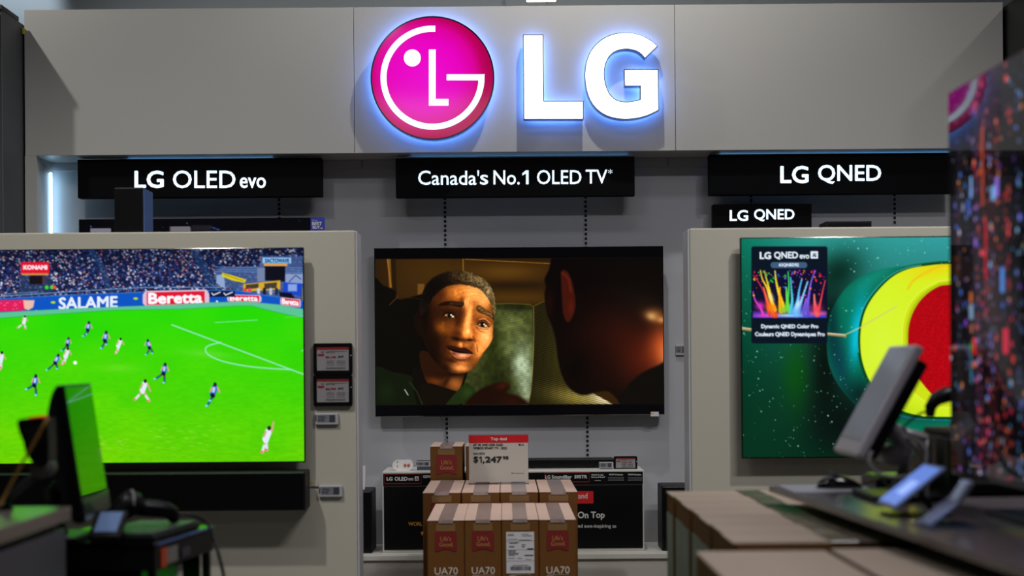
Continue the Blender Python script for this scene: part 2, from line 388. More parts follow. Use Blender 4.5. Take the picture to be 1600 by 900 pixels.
# ------------------------------------------------------------------ LG sign
def prism_px(name, pts, Yf, Yb, m, parent, bev=0):
    mb = MB(); mb.prism(pts, lambda a, b, k: P(a, b, Yf) if k == 0 else P(a, b, Yf) + Vector((0, Yb - Yf, 0)))
    return mb.build(name, m, parent)
YF = YH - .085      # letter faces stand off the header
def scale_about(pts, k):
    p = np.array(pts, float); c = (p.min(0) + p.max(0)) / 2; return [tuple(c + (q - c) * k) for q in p]
Z = lambda pts, ox, oy, s: [(ox + x / s, oy + y / s) for x, y in pts]
def inset(pts, d):
    p = np.array(pts, float); n = len(p); out = []
    area2 = sum(p[i][0] * p[(i + 1) % n][1] - p[(i + 1) % n][0] * p[i][1] for i in range(n)); sg = 1 if area2 > 0 else -1
    for i in range(n):
        a, b, c_ = p[i - 1], p[i], p[(i + 1) % n]; e1 = (b - a) / (np.linalg.norm(b - a) + 1e-9); e2 = (c_ - b) / (np.linalg.norm(c_ - b) + 1e-9)
        n1 = np.array([-e1[1], e1[0]]) * sg; n2 = np.array([-e2[1], e2[0]]) * sg; m_ = n1 + n2; m_ = m_ / max(m_ @ m_ / 2, .3); out.append(tuple(b + m_ * d))
    return out
Lp = Z([(77, 107), (220, 107), (226, 574), (503, 574), (503, 705), (81, 705)], 800, 30, 4.5)
Ga = cr([(1027, 188), (985, 152), (930, 120), (870, 100), (800, 92), (725, 100), (655, 126), (595, 170), (550, 226), (522, 296), (510, 375), (514, 455), (531, 530), (562, 595), (608, 645), (665, 680), (730, 699), (800, 705), (880, 698), (960, 676), (1034, 640)], 3, False)
Gb = cr([(900, 563), (850, 575), (800, 579), (755, 573), (715, 553), (683, 515), (662, 462), (651, 400), (655, 335), (675, 280), (705, 243), (745, 221), (795, 212), (845, 216), (895, 236), (935, 277)], 3, False)
Gp = Z(list(Ga) + [(1030, 352), (787, 352), (790, 472), (900, 472)] + list(Gb), 800, 30, 4.5)
M_LETF = mat('lit_letter_face', (255, 255, 255), .4, emit=(255, 255, 255), es=1.35)
M_HALO = mat('halo_led', (220, 235, 255), .5, emit=(95, 145, 255), es=16)
M_RIM = mat('dark_chrome_return', (60, 66, 90), .12, 1)
def lit_letter(pts, label):
    c = P(np.mean([p[0] for p in pts]), max(p[1] for p in pts), YH)
    o = empty('lit_letter', (c.x, YH, c.z), label, 'sign letter', None)
    prism_px('face', inset(pts, 1.3), YF - .001, YF + .004, M_LETF, o)
    prism_px('return', pts, YF, YF + .05, M_RIM, o)
    prism_px('back_light', inset(pts, 4), YF + .0502, YF + .054, M_HALO, o)
    # standoff pins inside the stroke
    pins = ((835, 70), (835, 160), (890, 172)) if pts is Lp else ((930, 115), (970, 180), (1012, 160), (985, 62))
    for x, y in pins:
        v = P(x, y, YF); MB().tube([(v.x, YF + .0541, v.z), (v.x, YH, v.z)], .004, 8).build('standoff', M_CHROME, o)
lit_letter(Lp, 'big glowing white letter L on the header, next to the round magenta emblem')
lit_letter(Gp, 'big glowing white letter G on the header, rightmost of the sign')
# round emblem
def emis_radial():
    m = bpy.data.materials.new('magenta_lightbox'); m.use_nodes = True; nt = m.node_tree; b = nt.nodes['Principled BSDF']
    b.inputs['Base Color'].default_value = (.06, .0, .02, 1); b.inputs['Roughness'].default_value = .08
    tc = nt.nodes.new('ShaderNodeTexCoord'); mp = nt.nodes.new('ShaderNodeMapping'); ln = nt.nodes.new('ShaderNodeVectorMath'); ln.operation = 'LENGTH'
    nt.links.new(tc.outputs['Object'], mp.inputs[0]); nt.links.new(mp.outputs[0], ln.inputs[0])
    mp.inputs['Scale'].default_value = (1 / .305, 0, 1 / .305); mp.inputs['Location'].default_value = (.08, 0, -1.0)
    r = nt.nodes.new('ShaderNodeValToRGB'); nt.links.new(ln.outputs['Value'], r.inputs[0]); e = r.color_ramp.elements
    e[0].position = 0; e[0].color = rgba((232, 10, 205)); e[1].position = 1.08; e[1].color = rgba((168, 0, 72))
    for ps, cc in ((.55, (228, 0, 190)), (.78, (214, 0, 150)), (.9, (186, 0, 95))):
        k = e.new(ps); k.color = rgba(cc)
    nt.links.new(r.outputs[0], b.inputs['Emission Color']); b.inputs['Emission Strength'].default_value = 1.0
    return m
ecx, ecy, er = 675.7, 121.8, 96.8
circ = lambda r, n=72: [(ecx + r * math.cos(2 * math.pi * k / n), ecy + r * math.sin(2 * math.pi * k / n)) for k in range(n)]
c = P(ecx, ecy + er, YH)
o = empty('round_emblem', (c.x, YH, c.z), 'round magenta light-up emblem with a winking face of white strokes, left on the header', 'emblem')
prism_px('disc_face', circ(er - 2.3), YF - .003, YF + .01, emis_radial(), o)
prism_px('rim', circ(er), YF, YF + .05, M_RIM, o)
prism_px('back_light', circ(er - 6), YF + .0502, YF + .054, M_HALO, o)
for k in range(4):
    v = P(ecx + 60 * math.cos(k * 1.57 + .7), ecy + 60 * math.sin(k * 1.57 + .7), YF); MB().tube([(v.x, YF + .0541, v.z), (v.x, YH, v.z)], .005, 8).build('standoff', M_CHROME, o)
M_STRW = mat('white_lit_stroke', (255, 255, 255), .4, emit=(255, 255, 255), es=1.15)
M_STRB = mat('pale_lit_stroke', (215, 240, 255), .4, emit=(205, 238, 250), es=1.0)
YS0, YS1 = YF - .007, YF - .003
gx, gy = 560 + 434 / 3.75, 455 / 3.75; ro, ri = 81.2, 72.0
a0 = math.acos((680 - gx) / ro); xs = 680.0
outer = []; 
for t in np.linspace(math.degrees(math.asin((xs - gx) / ro)), -273.8, 70):   # from the top, counter-clockwise, to the bar at the right
    a = math.radians(90 - t); outer.append((gx + ro * math.cos(a), gy - ro * math.sin(a)))
outer = [p for p in outer]
inner = []
for t in np.linspace(-266.8, math.degrees(math.asin((xs - gx) / ri)), 70):
    a = math.radians(90 - t); inner.append((gx + ri * math.cos(a), gy - ri * math.sin(a)))
bar = [(560 + 740 / 3.75, 435 / 3.75), (560 + 517 / 3.75, 435 / 3.75), (560 + 517 / 3.75, 470 / 3.75)]
prism_px('ring_stroke', outer + bar + inner, YS0, YS1, M_STRB, o)
prism_px('nose_stroke', Z([(413, 290), (452, 290), (452, 580), (527, 580), (527, 618), (413, 618)], 560, 0, 3.75), YS0, YS1, M_STRW, o)
prism_px('eye_dot', [(644.2 + 13.1 * math.cos(k * math.pi / 18), 90.4 + 13.1 * math.sin(k * math.pi / 18)) for k in range(36)], YS0, YS1, M_STRW, o)

# ------------------------------------------------------------------ lit header signs
M_LIT = mat('lit_sign_lettering', (220, 235, 250), .5, emit=(222, 238, 250), es=1.0)
def lit_sign(x0, y0, x1, y1, Y, items, label, depth=.06):
    a, b = P(x0, y0, Y), P(x1, y1, Y)
    o = empty('lit_sign', ((a.x + b.x) / 2, Y, b.z), label, 'sign')
    MB().box(a.x, b.x, Y, Y + depth, b.z, a.z, .002, 1).build('sign_box', mat('sign_matte_black', (4, 5, 8), .7, spec=.08), o)
    text_mesh('lettering', items, lambda q, r: P(q, r, Y - .0015), M_LIT, o)
    mb = MB()
    for x in (a.x + .1, b.x - .1): mb.box(x - .012, x + .012, Y + depth, YW - .0002, (a.z + b.z) / 2 - .02, (a.z + b.z) / 2 + .02)
    if Y + depth < YW - .005: mb.build('wall_bracket', M_DARK, o)
lit_sign(121, 249.5, 503, 306.5, 7.11, [('LG', 210, 256, 294, 266.5, .9), ('OLED', 270, 368, 294.2, 266.2, .35), ('evo', 374.5, 415.5, 294, 277, .5)], 'long black lit sign reading LG OLED evo, leftmost under the header')
lit_sign(618, 247.5, 992, 305.5, 7.11, [('Canada', 653.3, 744.5, 289, 266.5, .25), ("'", 745.8, 748.6, 275, 266, .35), ('s', 750, 762.8, 288.6, 273, .25), ('No.', 771, 812, 288.5, 266, .25), ('1', 816, 826, 288, 266, 0), ('OLED', 839, 908.5, 288, 265.5, .25), ('TV', 915, 949, 287, 265, .25), ('*', 950, 957, 271.5, 264.5, 0)], "long black lit sign reading Canada's No.1 OLED TV*, middle under the header")
lit_sign(1108, 241.5, 1490, 301.5, 7.11, [('LG', 1219, 1263.5, 286.5, 259, .9), ('QNED', 1278, 1377, 287.5, 257.5, .6)], 'long black lit sign reading LG QNED, rightmost under the header')
lit_sign(1114, 319.5, 1268.5, 372, 7.16, [('LG', 1140, 1169, 345.5, 328, .6), ('QNED', 1178, 1241.5, 346, 326.5, .5)], 'smaller black sign reading LG QNED, under the rightmost long sign', .06)
for o in []: pass
a, b = P(1290, 346, 7.15), P(1362, 362, 7.15)
o = empty('wall_soundbar', ((a.x + b.x) / 2, 7.15, b.z), 'short thin black bar just showing above the right partition, right of the smaller sign', 'soundbar')
MB().box(a.x, b.x, 7.15, YW - .004, b.z, a.z, .003).build('body', M_SATIN, o); MB().box(a.x + .01, b.x - .01, 7.147, 7.1499, b.z + .004, a.z - .01).build('grille', M_BLACK, o)

# ------------------------------------------------------------------ partitions
def partition(x0, x1, ztop, Y, side, label):
    o = empty('display_partition', ((x0 + x1) / 2, Y, 0), label, 'partition')
    MB().box(x0, x1, Y, Y + .155, .08, ztop, .004).build('panel', M_PART, o)
    MB().box(x0 + .03, x1 - .03, Y + .01, Y + .145, 0, .0795).build('plinth', M_DARK, o)
    x = x1 + .001 if side > 0 else x0 - .001; w_ = .006 * side
    MB().box(min(x, x + w_), max(x, x + w_), Y + .004, Y + .15, .08, ztop - .003, .001, 1).build('edge_strip', M_EDGE, o)
YP = 5.30
partition(-2.9, X_(556.5, YP, 600), Z_(362, YP, 300), YP, 1, 'beige partition wall at left carrying the football television')
partition(X_(1079.5, YP, 600), 3.0, Z_(355.5, YP, 1250), YP, -1, 'beige partition wall at right carrying the green and yellow television')

# ------------------------------------------------------------------ television with picture
def television(px0, py0, px1, py1, Y, depth, bez, step, paint, label, bottom=2.0, frame=M_BLACKG, es=1.0):
    (u0, v0), (u1, v1) = unroll(px0, py0), unroll(px1, py1)
    X0, X1 = (u0 - CX) / F * Y, (u1 - CX) / F * Y; Z1, Z0 = EYE - (v0 - CY) / F * Y, EYE - (v1 - CY) / F * Y
    o = empty('television', ((X0 + X1) / 2, Y, Z0), label, 'television')
    MB().box(X0, X1, Y, Y + depth * .35, Z0, Z1, .002, 2).build('bezel', frame, o)
    MB().box(X0 + .12, X1 - .12, Y + depth * .352, Y + depth, Z0 + .12, Z1 - .12, .01).build('rear_housing', M_SATIN, o)
    cv, PT = flat_canvas(u0 + bez, u1 - bez, v0 + bez, v1 - max(bez, bottom), Y - .0012, step)
    paint(cv)
    screen_mesh('screen', PT, cv, screen_mat('screen_picture', es=es), o)
    return o, X0, X1, Z0, Z1

def paint_football(c):
    r = np.random.RandomState(5)
    # stand: seats and crowd
    c.grad((14, 22, 62), (30, 38, 78), (c.Y - 385) / 75)
    cw, ch = 3.6, 3.3; pal = np.array([(12, 14, 40), (18, 22, 58), (40, 60, 120), (130, 150, 200), (200, 205, 230), (130, 100, 130), (190, 140, 140), (20, 50, 130), (60, 110, 190), (30, 30, 50), (150, 60, 90), (225, 225, 240)], float)
    wt = np.array([.13, .13, .12, .09, .09, .08, .06, .09, .06, .08, .03, .04]); i = np.nonzero(c.Y < 470)[0]; x, y = c.X[i], c.Y[i]
    jit = r.rand(200, 60, 2); cid = r.choice(len(pal), (200, 60), p=wt); rad = .9 + 1.1 * r.rand(200, 60); col = c.C[i].copy(); best = np.full(i.size, 9.0)
    gx_ = np.floor((x + 200) / cw).astype(int); gy_ = np.floor((y - 380) / ch).astype(int)
    for a in (-1, 0, 1):
        for b in (-1, 0, 1):
            p, q = (gx_ + a) % 200, np.clip(gy_ + b, 0, 59); cx = (gx_ + a + jit[p, q, 0]) * cw - 200; cy = (gy_ + b + jit[p, q, 1]) * ch + 380
            d = np.hypot((x - cx) * .9, y - cy); k = np.clip((rad[p, q] - d) / 1.3 + .45, 0, 1) * (d < best); k = k[:, None]; col = col * (1 - k * .9) + pal[cid[p, q]] * k * .9; best = np.minimum(best, d)
    dk = np.clip((y - 384) / 45, .35, 1)[:, None]; c.C[i] = col * (.62 + .38 * dk)
    # aisles
    for pts, w_ in (([(138, 385), (160, 420), (176, 462)], 9), ([(300, 385), (318, 418), (335, 450)], 13), ([(-60, 400), (-40, 460)], 8)): c.line(pts, w_, (28, 62, 110), 2, .6)
    # entrance with red advert
    c.rect(30, 429, 80, 462, (40, 60, 100), 2, .7); c.rect(46, 431, 67, 444, (24, 14, 22), 1); c.rect(66, 431, 72, 442, (70, 50, 70), 1)
    c.rect(32.5, 409.5, 77, 427, (228, 16, 44), .6); c.rect(34, 427, 76, 430, (215, 140, 70), .6); c.text('KONAMI', 36, 74, 414, 421.5, (255, 225, 235), .7)
    for x_ in (71, 79, 83): c.ell(x_ + 2, 449, 3, 3, (60, 220, 40) if x_ != 83 else (230, 90, 60), .6)
    # right part of the stand
    c.poly([(335, 425), (345, 418), (405, 416), (409, 400), (476, 400), (476, 470), (400, 462), (365, 452), (340, 445)], (70, 95, 150), 1.5, .8)
    c.poly([(338, 430), (350, 428), (352, 452), (338, 442)], (150, 175, 215), 1, .9)
    for k in range(3): c.line([(336, 417 + k * 3.5), (402, 418 + k * 3.5)], .8, (110, 150, 205), .5)
    c.poly([(413, 416), (446, 416), (445, 440), (410, 438)], (12, 12, 26), 1); c.rect(402, 418, 414, 440, (115, 130, 165), 1)
    c.rect(410, 402.5, 455, 411.5, (140, 195, 240), .6); c.text('SACTOWAVE', 414, 452, 404, 410.5, (30, 60, 110), .3); c.rect(412, 412, 449, 415.5, (235, 160, 70), .6)
    c.poly([(446, 428), (476, 428), (476, 444), (446, 442)], (150, 170, 215), 1, .85); c.line([(452, 440), (462, 430), (470, 436)], 1.4, (40, 60, 110), .6)
    for k in range(3): c.line([(446, 418 + k * 3.5), (476, 419 + k * 3.5)], .8, (110, 150, 205), .5)
    c.poly([(347, 426), (362, 430), (385, 437), (382, 442), (362, 438), (347, 432)], (225, 205, 20), 1); c.line([(350, 429), (380, 439)], 1, (60, 60, 40), .6, .6)
    c.poly([(380, 444), (438, 438), (438, 452), (380, 456)], (215, 170, 40), .8); c.poly([(384, 445), (404, 443), (404, 450), (384, 452)], (70, 60, 50), .8); c.poly([(413, 443), (433, 441), (432, 450), (413, 452)], (70, 60, 50), .8)
    for x_, cc in ((383, (235, 60, 60)), (390, (235, 70, 90)), (404, (200, 205, 225)), (413, (18, 20, 40)), (423, (190, 195, 215)), (432, (30, 40, 70))): c.line([(x_, 452), (x_, 459)], 4.5, cc, 1)
    c.poly([(443, 441), (472, 443), (470, 463), (443, 457)], (25, 70, 200), 1); c.rect(450, 444, 464, 455, (150, 175, 230), 1.2, .9)
    c.poly([(436, 456), (455, 458), (462, 468), (438, 465)], (12, 14, 30), 1.5); c.line([(474, 450), (474, 470)], 1.5, (200, 180, 40), .6)
    c.line([(-130, 472), (0, 463), (120, 455), (225, 449), (345, 449)], 1.4, (120, 165, 215), .7, .9); c.line([(-130, 467), (60, 456)], 1.2, (140, 175, 215), .7, .7)
    # boards
    top = [(-140, 474), (0, 466.5), (110, 461), (222, 456.5), (327, 454), (367, 453.5), (409, 460.5), (438, 464.5), (480, 471)]; bot = [(480, 484), (438, 476), (384, 471), (327, 472.5), (280, 475.5), (110, 482), (0, 488), (-140, 496)]
    c.poly(top + bot, (12, 84, 196), .7); c.line(top, 1.6, (70, 120, 190), .6, .8)
    c.poly([(-140, 476), (0, 469), (42, 468), (40, 485), (0, 487), (-140, 493)], (226, 30, 92), 1); c.poly([(36, 469), (54, 469), (52, 480), (44, 485), (38, 482)], (238, 190, 170), 1.2)
    for k in range(40): c.ell(-60 + r.rand() * 96, 471 + r.rand() * 13, 1.3, .9, (250, 120, 170), .8, 0, .7)
    c.text('SALAME', 91.5, 184, 464.5, 484, (232, 240, 255), .9, -.028)
    for x0, x1, y0, y1, sl in ((223, 327, 454.5, 479, -.02), (355, 408.5, 460, 471.5, .02), (438, 470, 464.5, 477, .1)):
        h_ = y1 - y0; w_ = x1 - x0
        c.poly([(x0, y0 + h_ * .25), (x0 + w_ * .04, y0), (x1 - w_ * .04, y0 + sl * w_), (x1, y0 + h_ * .3 + sl * w_), (x1, y1 - 2 + sl * w_), (x1 - w_ * .05, y1 + sl * w_), (x0 + w_ * .05, y1), (x0, y1 - h_ * .2)], (225, 190, 215), .8)
        c.poly([(x0 + w_ * .06, y0 + h_ * .1), (x1 - w_ * .07, y0 + h_ * .1 + sl * w_), (x1 - w_ * .07, y1 - h_ * .1 + sl * w_), (x0 + w_ * .06, y1 - h_ * .1)], (226, 20, 48), .7)
        c.text('Beretta', x0 + w_ * .08, x1 - w_ * .1, y0 + h_ * .12, y1 - h_ * .14, (255, 250, 255), h_ * .045, sl)
    c.rect(327, 454.5, 367, 464, (14, 24, 60), .6)
    for x_ in (331, 350): c.line([(x_, 458), (x_ + 2.5, 461), (x_ + 13, 456.5)], 1.6, (240, 245, 255), .6)
    c.ell(339, 471, 1.6, 1.4, (255, 255, 255), .6); c.ell(83, 472.5, 3.6, 1.8, (190, 230, 20), .6); c.ell(212, 466.5, 3.6, 1.8, (190, 230, 20), .6); c.ell(57, 486, 2, 1.4, (240, 245, 255), .6)
    # pitch
    edge = [(-140, 506), (0, 497), (60, 492.5), (178, 484.5), (280, 483), (371, 478), (393, 478), (433, 488), (480, 498)]
    c.poly(list(reversed(bot)) + list(reversed(edge)), (92, 196, 150), .8)
    i, m = c.polymask(edge + [(480, 800), (-140, 800)], .7); x, y = c.X[i], c.Y[i]; t = np.clip((y - 480) / 240, 0, 1)[:, None]
    g = np.array((48, 222, 0)) * (1 - t) + np.array((104, 212, 0)) * t
    g = g + (np.clip(1 - (x - 120) / 340, 0, 1) * t[:, 0])[:, None] * np.array((18, 2, 0))
    g = g + ((vnoise(x, y * 3.2, 9, 2) - .5) * 14 * t[:, 0] + (vnoise(x, y * 4, 3, 3) - .5) * 10 * t[:, 0])[:, None] * np.array((1, .8, .2)) - (vnoise(x * .5, y, 26, 6) * 16)[:, None] * np.array((1, .3, 0))
    c.put(i, m, g)
    for k in range(46):
        xx, yy = (235 + r.randn() * 0 + r.rand() * 110, 665 + r.rand() * 45) if k < 30 else (150 + r.rand() * 50, 680 + r.rand() * 25); c.ell(xx, yy, 3 + 3 * r.rand(), .9, (150, 220, 70), .9, 8, .5)
    c.glow(185, 575, 26, 6, (120, 226, 50), 0, .5); c.glow(325, 553, 40, 6, (110, 225, 70), 5, .5)
    L = (150, 232, 196)
    c.line([(268.5, 507.5), (476, 585.5)], 1.9, L, .6); c.line([(336, 504), (402, 500)], 1.2, L, .6, .8); c.line([(445, 496), (478, 494)], .9, L, .6, .5)
    c.line(cr([(345, 535), (326, 540), (321, 547), (328, 556), (350, 565), (385, 572), (420, 575.5), (456, 577.5)], 5, False), 1.9, L, .6); c.line([(472, 548), (478, 548)], 1.6, L, .6)
    # players: (x, head y, height, team, lean, left foot, right foot)
    def man(x, y, h_, team, lean, f1, f2, arm=None):
        sh = (228, 238, 250) if team else (40, 110, 215); so = (225, 238, 250) if team else (16, 20, 36); sk = (215, 165, 140); sock = (215, 235, 245) if team else (20, 120, 110)
        nx, ny = x, y; hipx, hipy = x - lean * h_ * .25, y + h_ * .47
        c.line([(hipx, hipy + h_ * .05), ((hipx + f1[0]) / 2 + 1, (hipy + f1[1]) / 2), f1], h_ * .10, sk if team else (90, 70, 60), .5); c.line([((hipx + f1[0]) / 2, (hipy + f1[1]) / 2 + 1), f1], h_ * .10, sock, .5)
        c.line([(hipx, hipy + h_ * .05), ((hipx + f2[0]) / 2 + 1, (hipy + f2[1]) / 2), f2], h_ * .10, sk if team else (90, 70, 60), .5); c.line([((hipx + f2[0]) / 2, (hipy + f2[1]) / 2 + 1), f2], h_ * .10, sock, .5)
        ft = (245, 120, 110) if team else (130, 225, 240)
        for f in (f1, f2): c.ell(f[0] - 1, f[1], h_ * .07, h_ * .045, ft, .5)
        c.line([(x - lean * h_ * .05, y + h_ * .2), (hipx, hipy)], h_ * .25, sh, .6); c.line([(hipx - .5, hipy + h_ * .06), (hipx + .5, hipy + h_ * .09)], h_ * .17, so, .6)
        c.line([(x - h_ * .12, y + h_ * .2), (x - h_ * .2, y + h_ * .38)], h_ * .07, sk, .5); c.line([(x + h_ * .10, y + h_ * .2), arm or (x + h_ * .19, y + h_ * .4)], h_ * .07, sk, .5)
        if not team: c.line([(x - lean * h_ * .1, y + h_ * .24), (x - lean * h_ * .18, y + h_ * .36)], h_ * .11, (190, 215, 245), .6)
        c.ell(nx, ny + h_ * .07, h_ * .07, h_ * .085, (40, 30, 30), .4)
    man(39, 493, 22, 1, .3, (28, 512), (40, 513)); man(139, 502, 26, 0, .3, (131, 525), (136, 522)); man(166, 517, 29, 0, .3, (159, 544), (167, 538)); man(188.5, 528, 26, 1, .6, (181, 552), (184, 548))
    man(231, 530, 25, 0, -.4, (229, 554), (239, 552)); man(107, 527, 23, 0, .3, (97, 548), (106, 545)); man(106, 543, 28, 1, .5, (97, 569), (101, 566)); man(91, 553, 27, 0, .7, (74, 578), (90, 576))
    man(3, 549, 30, 1, .3, (0, 577), (2, 574)); man(56, 585, 32, 0, .3, (42, 608), (57, 617)); man(258, 567, 31, 0, .3, (243, 592), (257, 598)); man(227, 593, 35, 1, .5, (211, 624), (233, 626), (235, 611))
    man(336, 598, 37, 0, .4, (324, 634), (329, 626)); man(420.5, 666, 42, 1, .5, (410, 706), (417, 703), (427.5, 660)); c.ell(117.4, 566.8, 3, 2.8, (250, 255, 255), .5)

TVL = television(-122, 391, 477, 722.5, 5.235, .06, 1.6, .85, paint_football, 'large television on the left partition showing a football match', es=1.0)
# ------------------------------------------------------------------ centre television: film still of a worried woman
def paint_film(c):
    c.C[:] = (1, 1, 3); Q = lambda pts: [(640 + x / 3.75, 400 + y / 3.75) for x, y in pts]; q = lambda x, y: (640 + x / 3.75, 400 + y / 3.75)
    full = [(586, 405), (1037, 402.5), (1038, 631), (587, 633)]; _, _ = 0, 0
    i, m = c.polymask(full, .8); fm = np.zeros(c.X.size, np.float32); fm[i] = m; c.clip = fm
    c.poly([(580, 400), (1040, 400), (1040, 640), (580, 640)], (58, 36, 6), .5)
    # back wall panels of the cabin
    c.poly([(580, 400), (618, 400), (620, 500), (580, 500)], (52, 32, 8), 1); c.poly([(605, 400), (610, 400), (612, 450), (608, 450)], (140, 96, 32), 1.2); c.poly([(611, 400), (618, 400), (620, 460), (614, 460)], (30, 18, 4), 1)
    c.glow(675, 425, 60, 40, (82, 54, 12), 0, .7); c.glow(790, 425, 60, 14, (104, 70, 16), 0, .9); c.glow(800, 446, 70, 6, (40, 26, 6), 0, .8); c.glow(800, 465, 80, 10, (92, 62, 14), 0, .8)
    c.poly([(727, 405), (860, 409), (860, 404), (727, 402)], (50, 32, 6), .8); c.line([(727, 405), (862, 412)], 1.2, (150, 104, 34), .6); c.line([(723.5, 404), (724, 432)], 2.0, (140, 96, 34), .7)
    c.rect(652.5, 443.5, 663, 468, (120, 82, 32), 1.5); c.line([(605, 404), (611, 448)], 1.6, (160, 112, 40), .7)
    # seats
    c.poly(cr([(580, 448), (600, 447), (618, 455), (625, 468), (700, 468), (700, 640), (580, 640)], 4), (10, 7, 2), 1.5); c.line([(609, 476), (621, 464)], 1.2, (96, 66, 20), .8); c.line([(623, 464), (660, 467)], .8, (50, 34, 8), .8)
    seat = [(768, 474), (800, 473.5), (828, 475), (834, 480), (835, 520), (833, 570), (830, 610), (825, 636), (720, 636), (720, 500)]
    c.poly(seat, (40, 42, 14), .9); i, m = c.polymask(seat, .8); sm = np.zeros(c.X.size, np.float32); sm[i] = m; c.clip = fm * sm
    c.poly([(740, 484), (832, 484), (836, 640), (720, 640)], (66, 72, 32), 2.5); c.glow(800, 505, 26, 16, (116, 124, 66), 20); c.glow(805, 545, 24, 22, (108, 118, 70), 10, .9); c.glow(818, 580, 14, 40, (170, 186, 150), 0, .9); c.glow(812, 572, 12, 16, (176, 192, 165), 0, .8); c.glow(822, 610, 8, 24, (168, 182, 148), 0, .8)
    c.glow(775, 600, 24, 34, (34, 40, 8), 0, .95); c.glow(768, 540, 14, 40, (44, 52, 12), 0, .9)
    i = np.nonzero(c.clip > 0)[0]; n_ = (vnoise(c.X[i], c.Y[i], 5, 9) - .5) * 34 + (vnoise(c.X[i], c.Y[i], 12, 4) - .5) * 34; rib = 7 * np.sin((c.Y[i] * 1.0 + c.X[i] * .2) * 1.7)
    c.C[i] = np.clip(c.C[i] * (1 + (n_ + rib)[:, None] / 110), 0, 255); c.line([(834, 480), (835, 520), (833, 570), (829, 636)], 1.3, (190, 180, 110), .7, .8); c.line([(768, 475), (800, 474), (828, 475.5), (834, 480)], 1.3, (120, 110, 40), .8)
    c.clip = fm
    s2 = [(835, 478), (858, 466), (880, 500), (900, 600), (966, 636), (827, 636), (832, 600), (835, 540)]
    c.poly(s2, (38, 34, 8), 1); i, m = c.polymask(s2, .8); sm = np.zeros(c.X.size, np.float32); sm[i] = m; c.clip = fm * sm
    c.glow(880, 560, 24, 60, (66, 58, 18), 0, .8); c.glow(905, 622, 45, 14, (136, 122, 58), 10); c.glow(945, 622, 24, 14, (230, 212, 170), 20)
    i = np.nonzero(c.clip > 0)[0]; rib = np.sin((c.Y[i] - c.X[i] * .25) * 2.1) * .38; c.C[i] = np.clip(c.C[i] * (1 + rib[:, None]), 0, 255)
    c.clip = fm; c.line([(835, 478), (858, 467)], 1, (110, 96, 36), .7)
    # coat and neck
    c.poly(Q(cr([(-230, 660), (-100, 680), (0, 700), (60, 740), (95, 880), (95, 960), (-260, 960)], 4)), (18, 28, 8), 1.2); c.glow(604, 612, 12, 14, (28, 42, 13), 0, .8)
    c.poly(Q(cr([(15, 690), (60, 650), (150, 640), (330, 660), (310, 780), (290, 960), (80, 960)], 4)), (16, 10, 4), 1.5)
    neck = cr([(60, 560), (100, 740), (190, 775), (280, 795), (320, 700), (330, 640), (200, 600)], 5); c.poly(Q(neck), (48, 22, 4), 1)
    i, m = c.polymask(Q(neck), .8); sm = np.zeros(c.X.size, np.float32); sm[i] = m; c.clip = fm * sm
    c.glow(*q(270, 750), 16, 13, (176, 104, 44), 20, .95); c.glow(*q(150, 735), 14, 6, (120, 60, 14), 10, .9); c.glow(*q(215, 735), 3.5, 12, (50, 22, 4), 30, .8); c.glow(*q(250, 692), 22, 5, (34, 14, 2), -4, .9); c.clip = fm
    c.poly(Q([(60, 745), (130, 748), (290, 798), (250, 960), (60, 960)]), (22, 14, 5), 1); c.poly(Q(cr([(315, 755), (350, 750), (385, 800), (340, 850), (250, 880), (205, 880)], 4)), (34, 50, 14), 1.2); c.glow(*q(340, 800), 9, 9, (54, 78, 26), 0, .7)
    c.line(Q([(0, 740), (40, 790), (80, 880)]), 1.4, (46, 66, 22), .9); c.line([(632.5, 609), (637.5, 617)], 1.6, (190, 190, 185), .7)
    # ear in shadow, then the head
    c.poly(Q(cr([(60, 335), (30, 345), (25, 390), (45, 450), (75, 470)], 5)), (24, 9, 2), 1)
    head = cr([(62, 330), (70, 250), (95, 190), (150, 130), (230, 100), (310, 98), (390, 118), (450, 165), (488, 225), (500, 290), (497, 350), (491, 400), (489, 440), (488, 480), (466, 522), (430, 570), (400, 622), (370, 662), (330, 683), (285, 690), (235, 682), (185, 652), (145, 612), (110, 560), (80, 490), (66, 420)], 4)
    c.poly(Q(head), (36, 14, 2), 1.0)
    i, m = c.polymask(Q(head), .9); hm = np.zeros(c.X.size, np.float32); hm[i] = m; c.clip = fm * hm
    G = lambda x, y, rx, ry, col, ang=0, al=1.: c.glow(*q(x, y), rx / 3.75, ry / 3.75, col, ang, al)
    G(300, 230, 150, 70, (150, 82, 26)); G(330, 420, 150, 190, (146, 78, 24), 0, .95); G(430, 440, 80, 170, (180, 104, 42), 0, .9); G(300, 600, 110, 85, (120, 62, 18), 0, .95)
    G(370, 212, 90, 44, (228, 156, 88), 12); G(440, 250, 45, 60, (214, 144, 78), 20, .85); G(280, 210, 80, 34, (176, 104, 40), 0, .8); G(165, 215, 50, 60, (70, 30, 6), -30, .8)
    G(180, 425, 58, 36, (148, 82, 18), 20, .95); G(120, 440, 32, 130, (56, 24, 4), 0, .9); G(150, 560, 50, 90, (40, 16, 3), 20, .95); G(190, 530, 24, 60, (92, 44, 10), 15, .6)
    G(88, 350, 30, 140, (16, 7, 1), 0, 1); G(120, 600, 42, 70, (14, 6, 1), -25, 1)
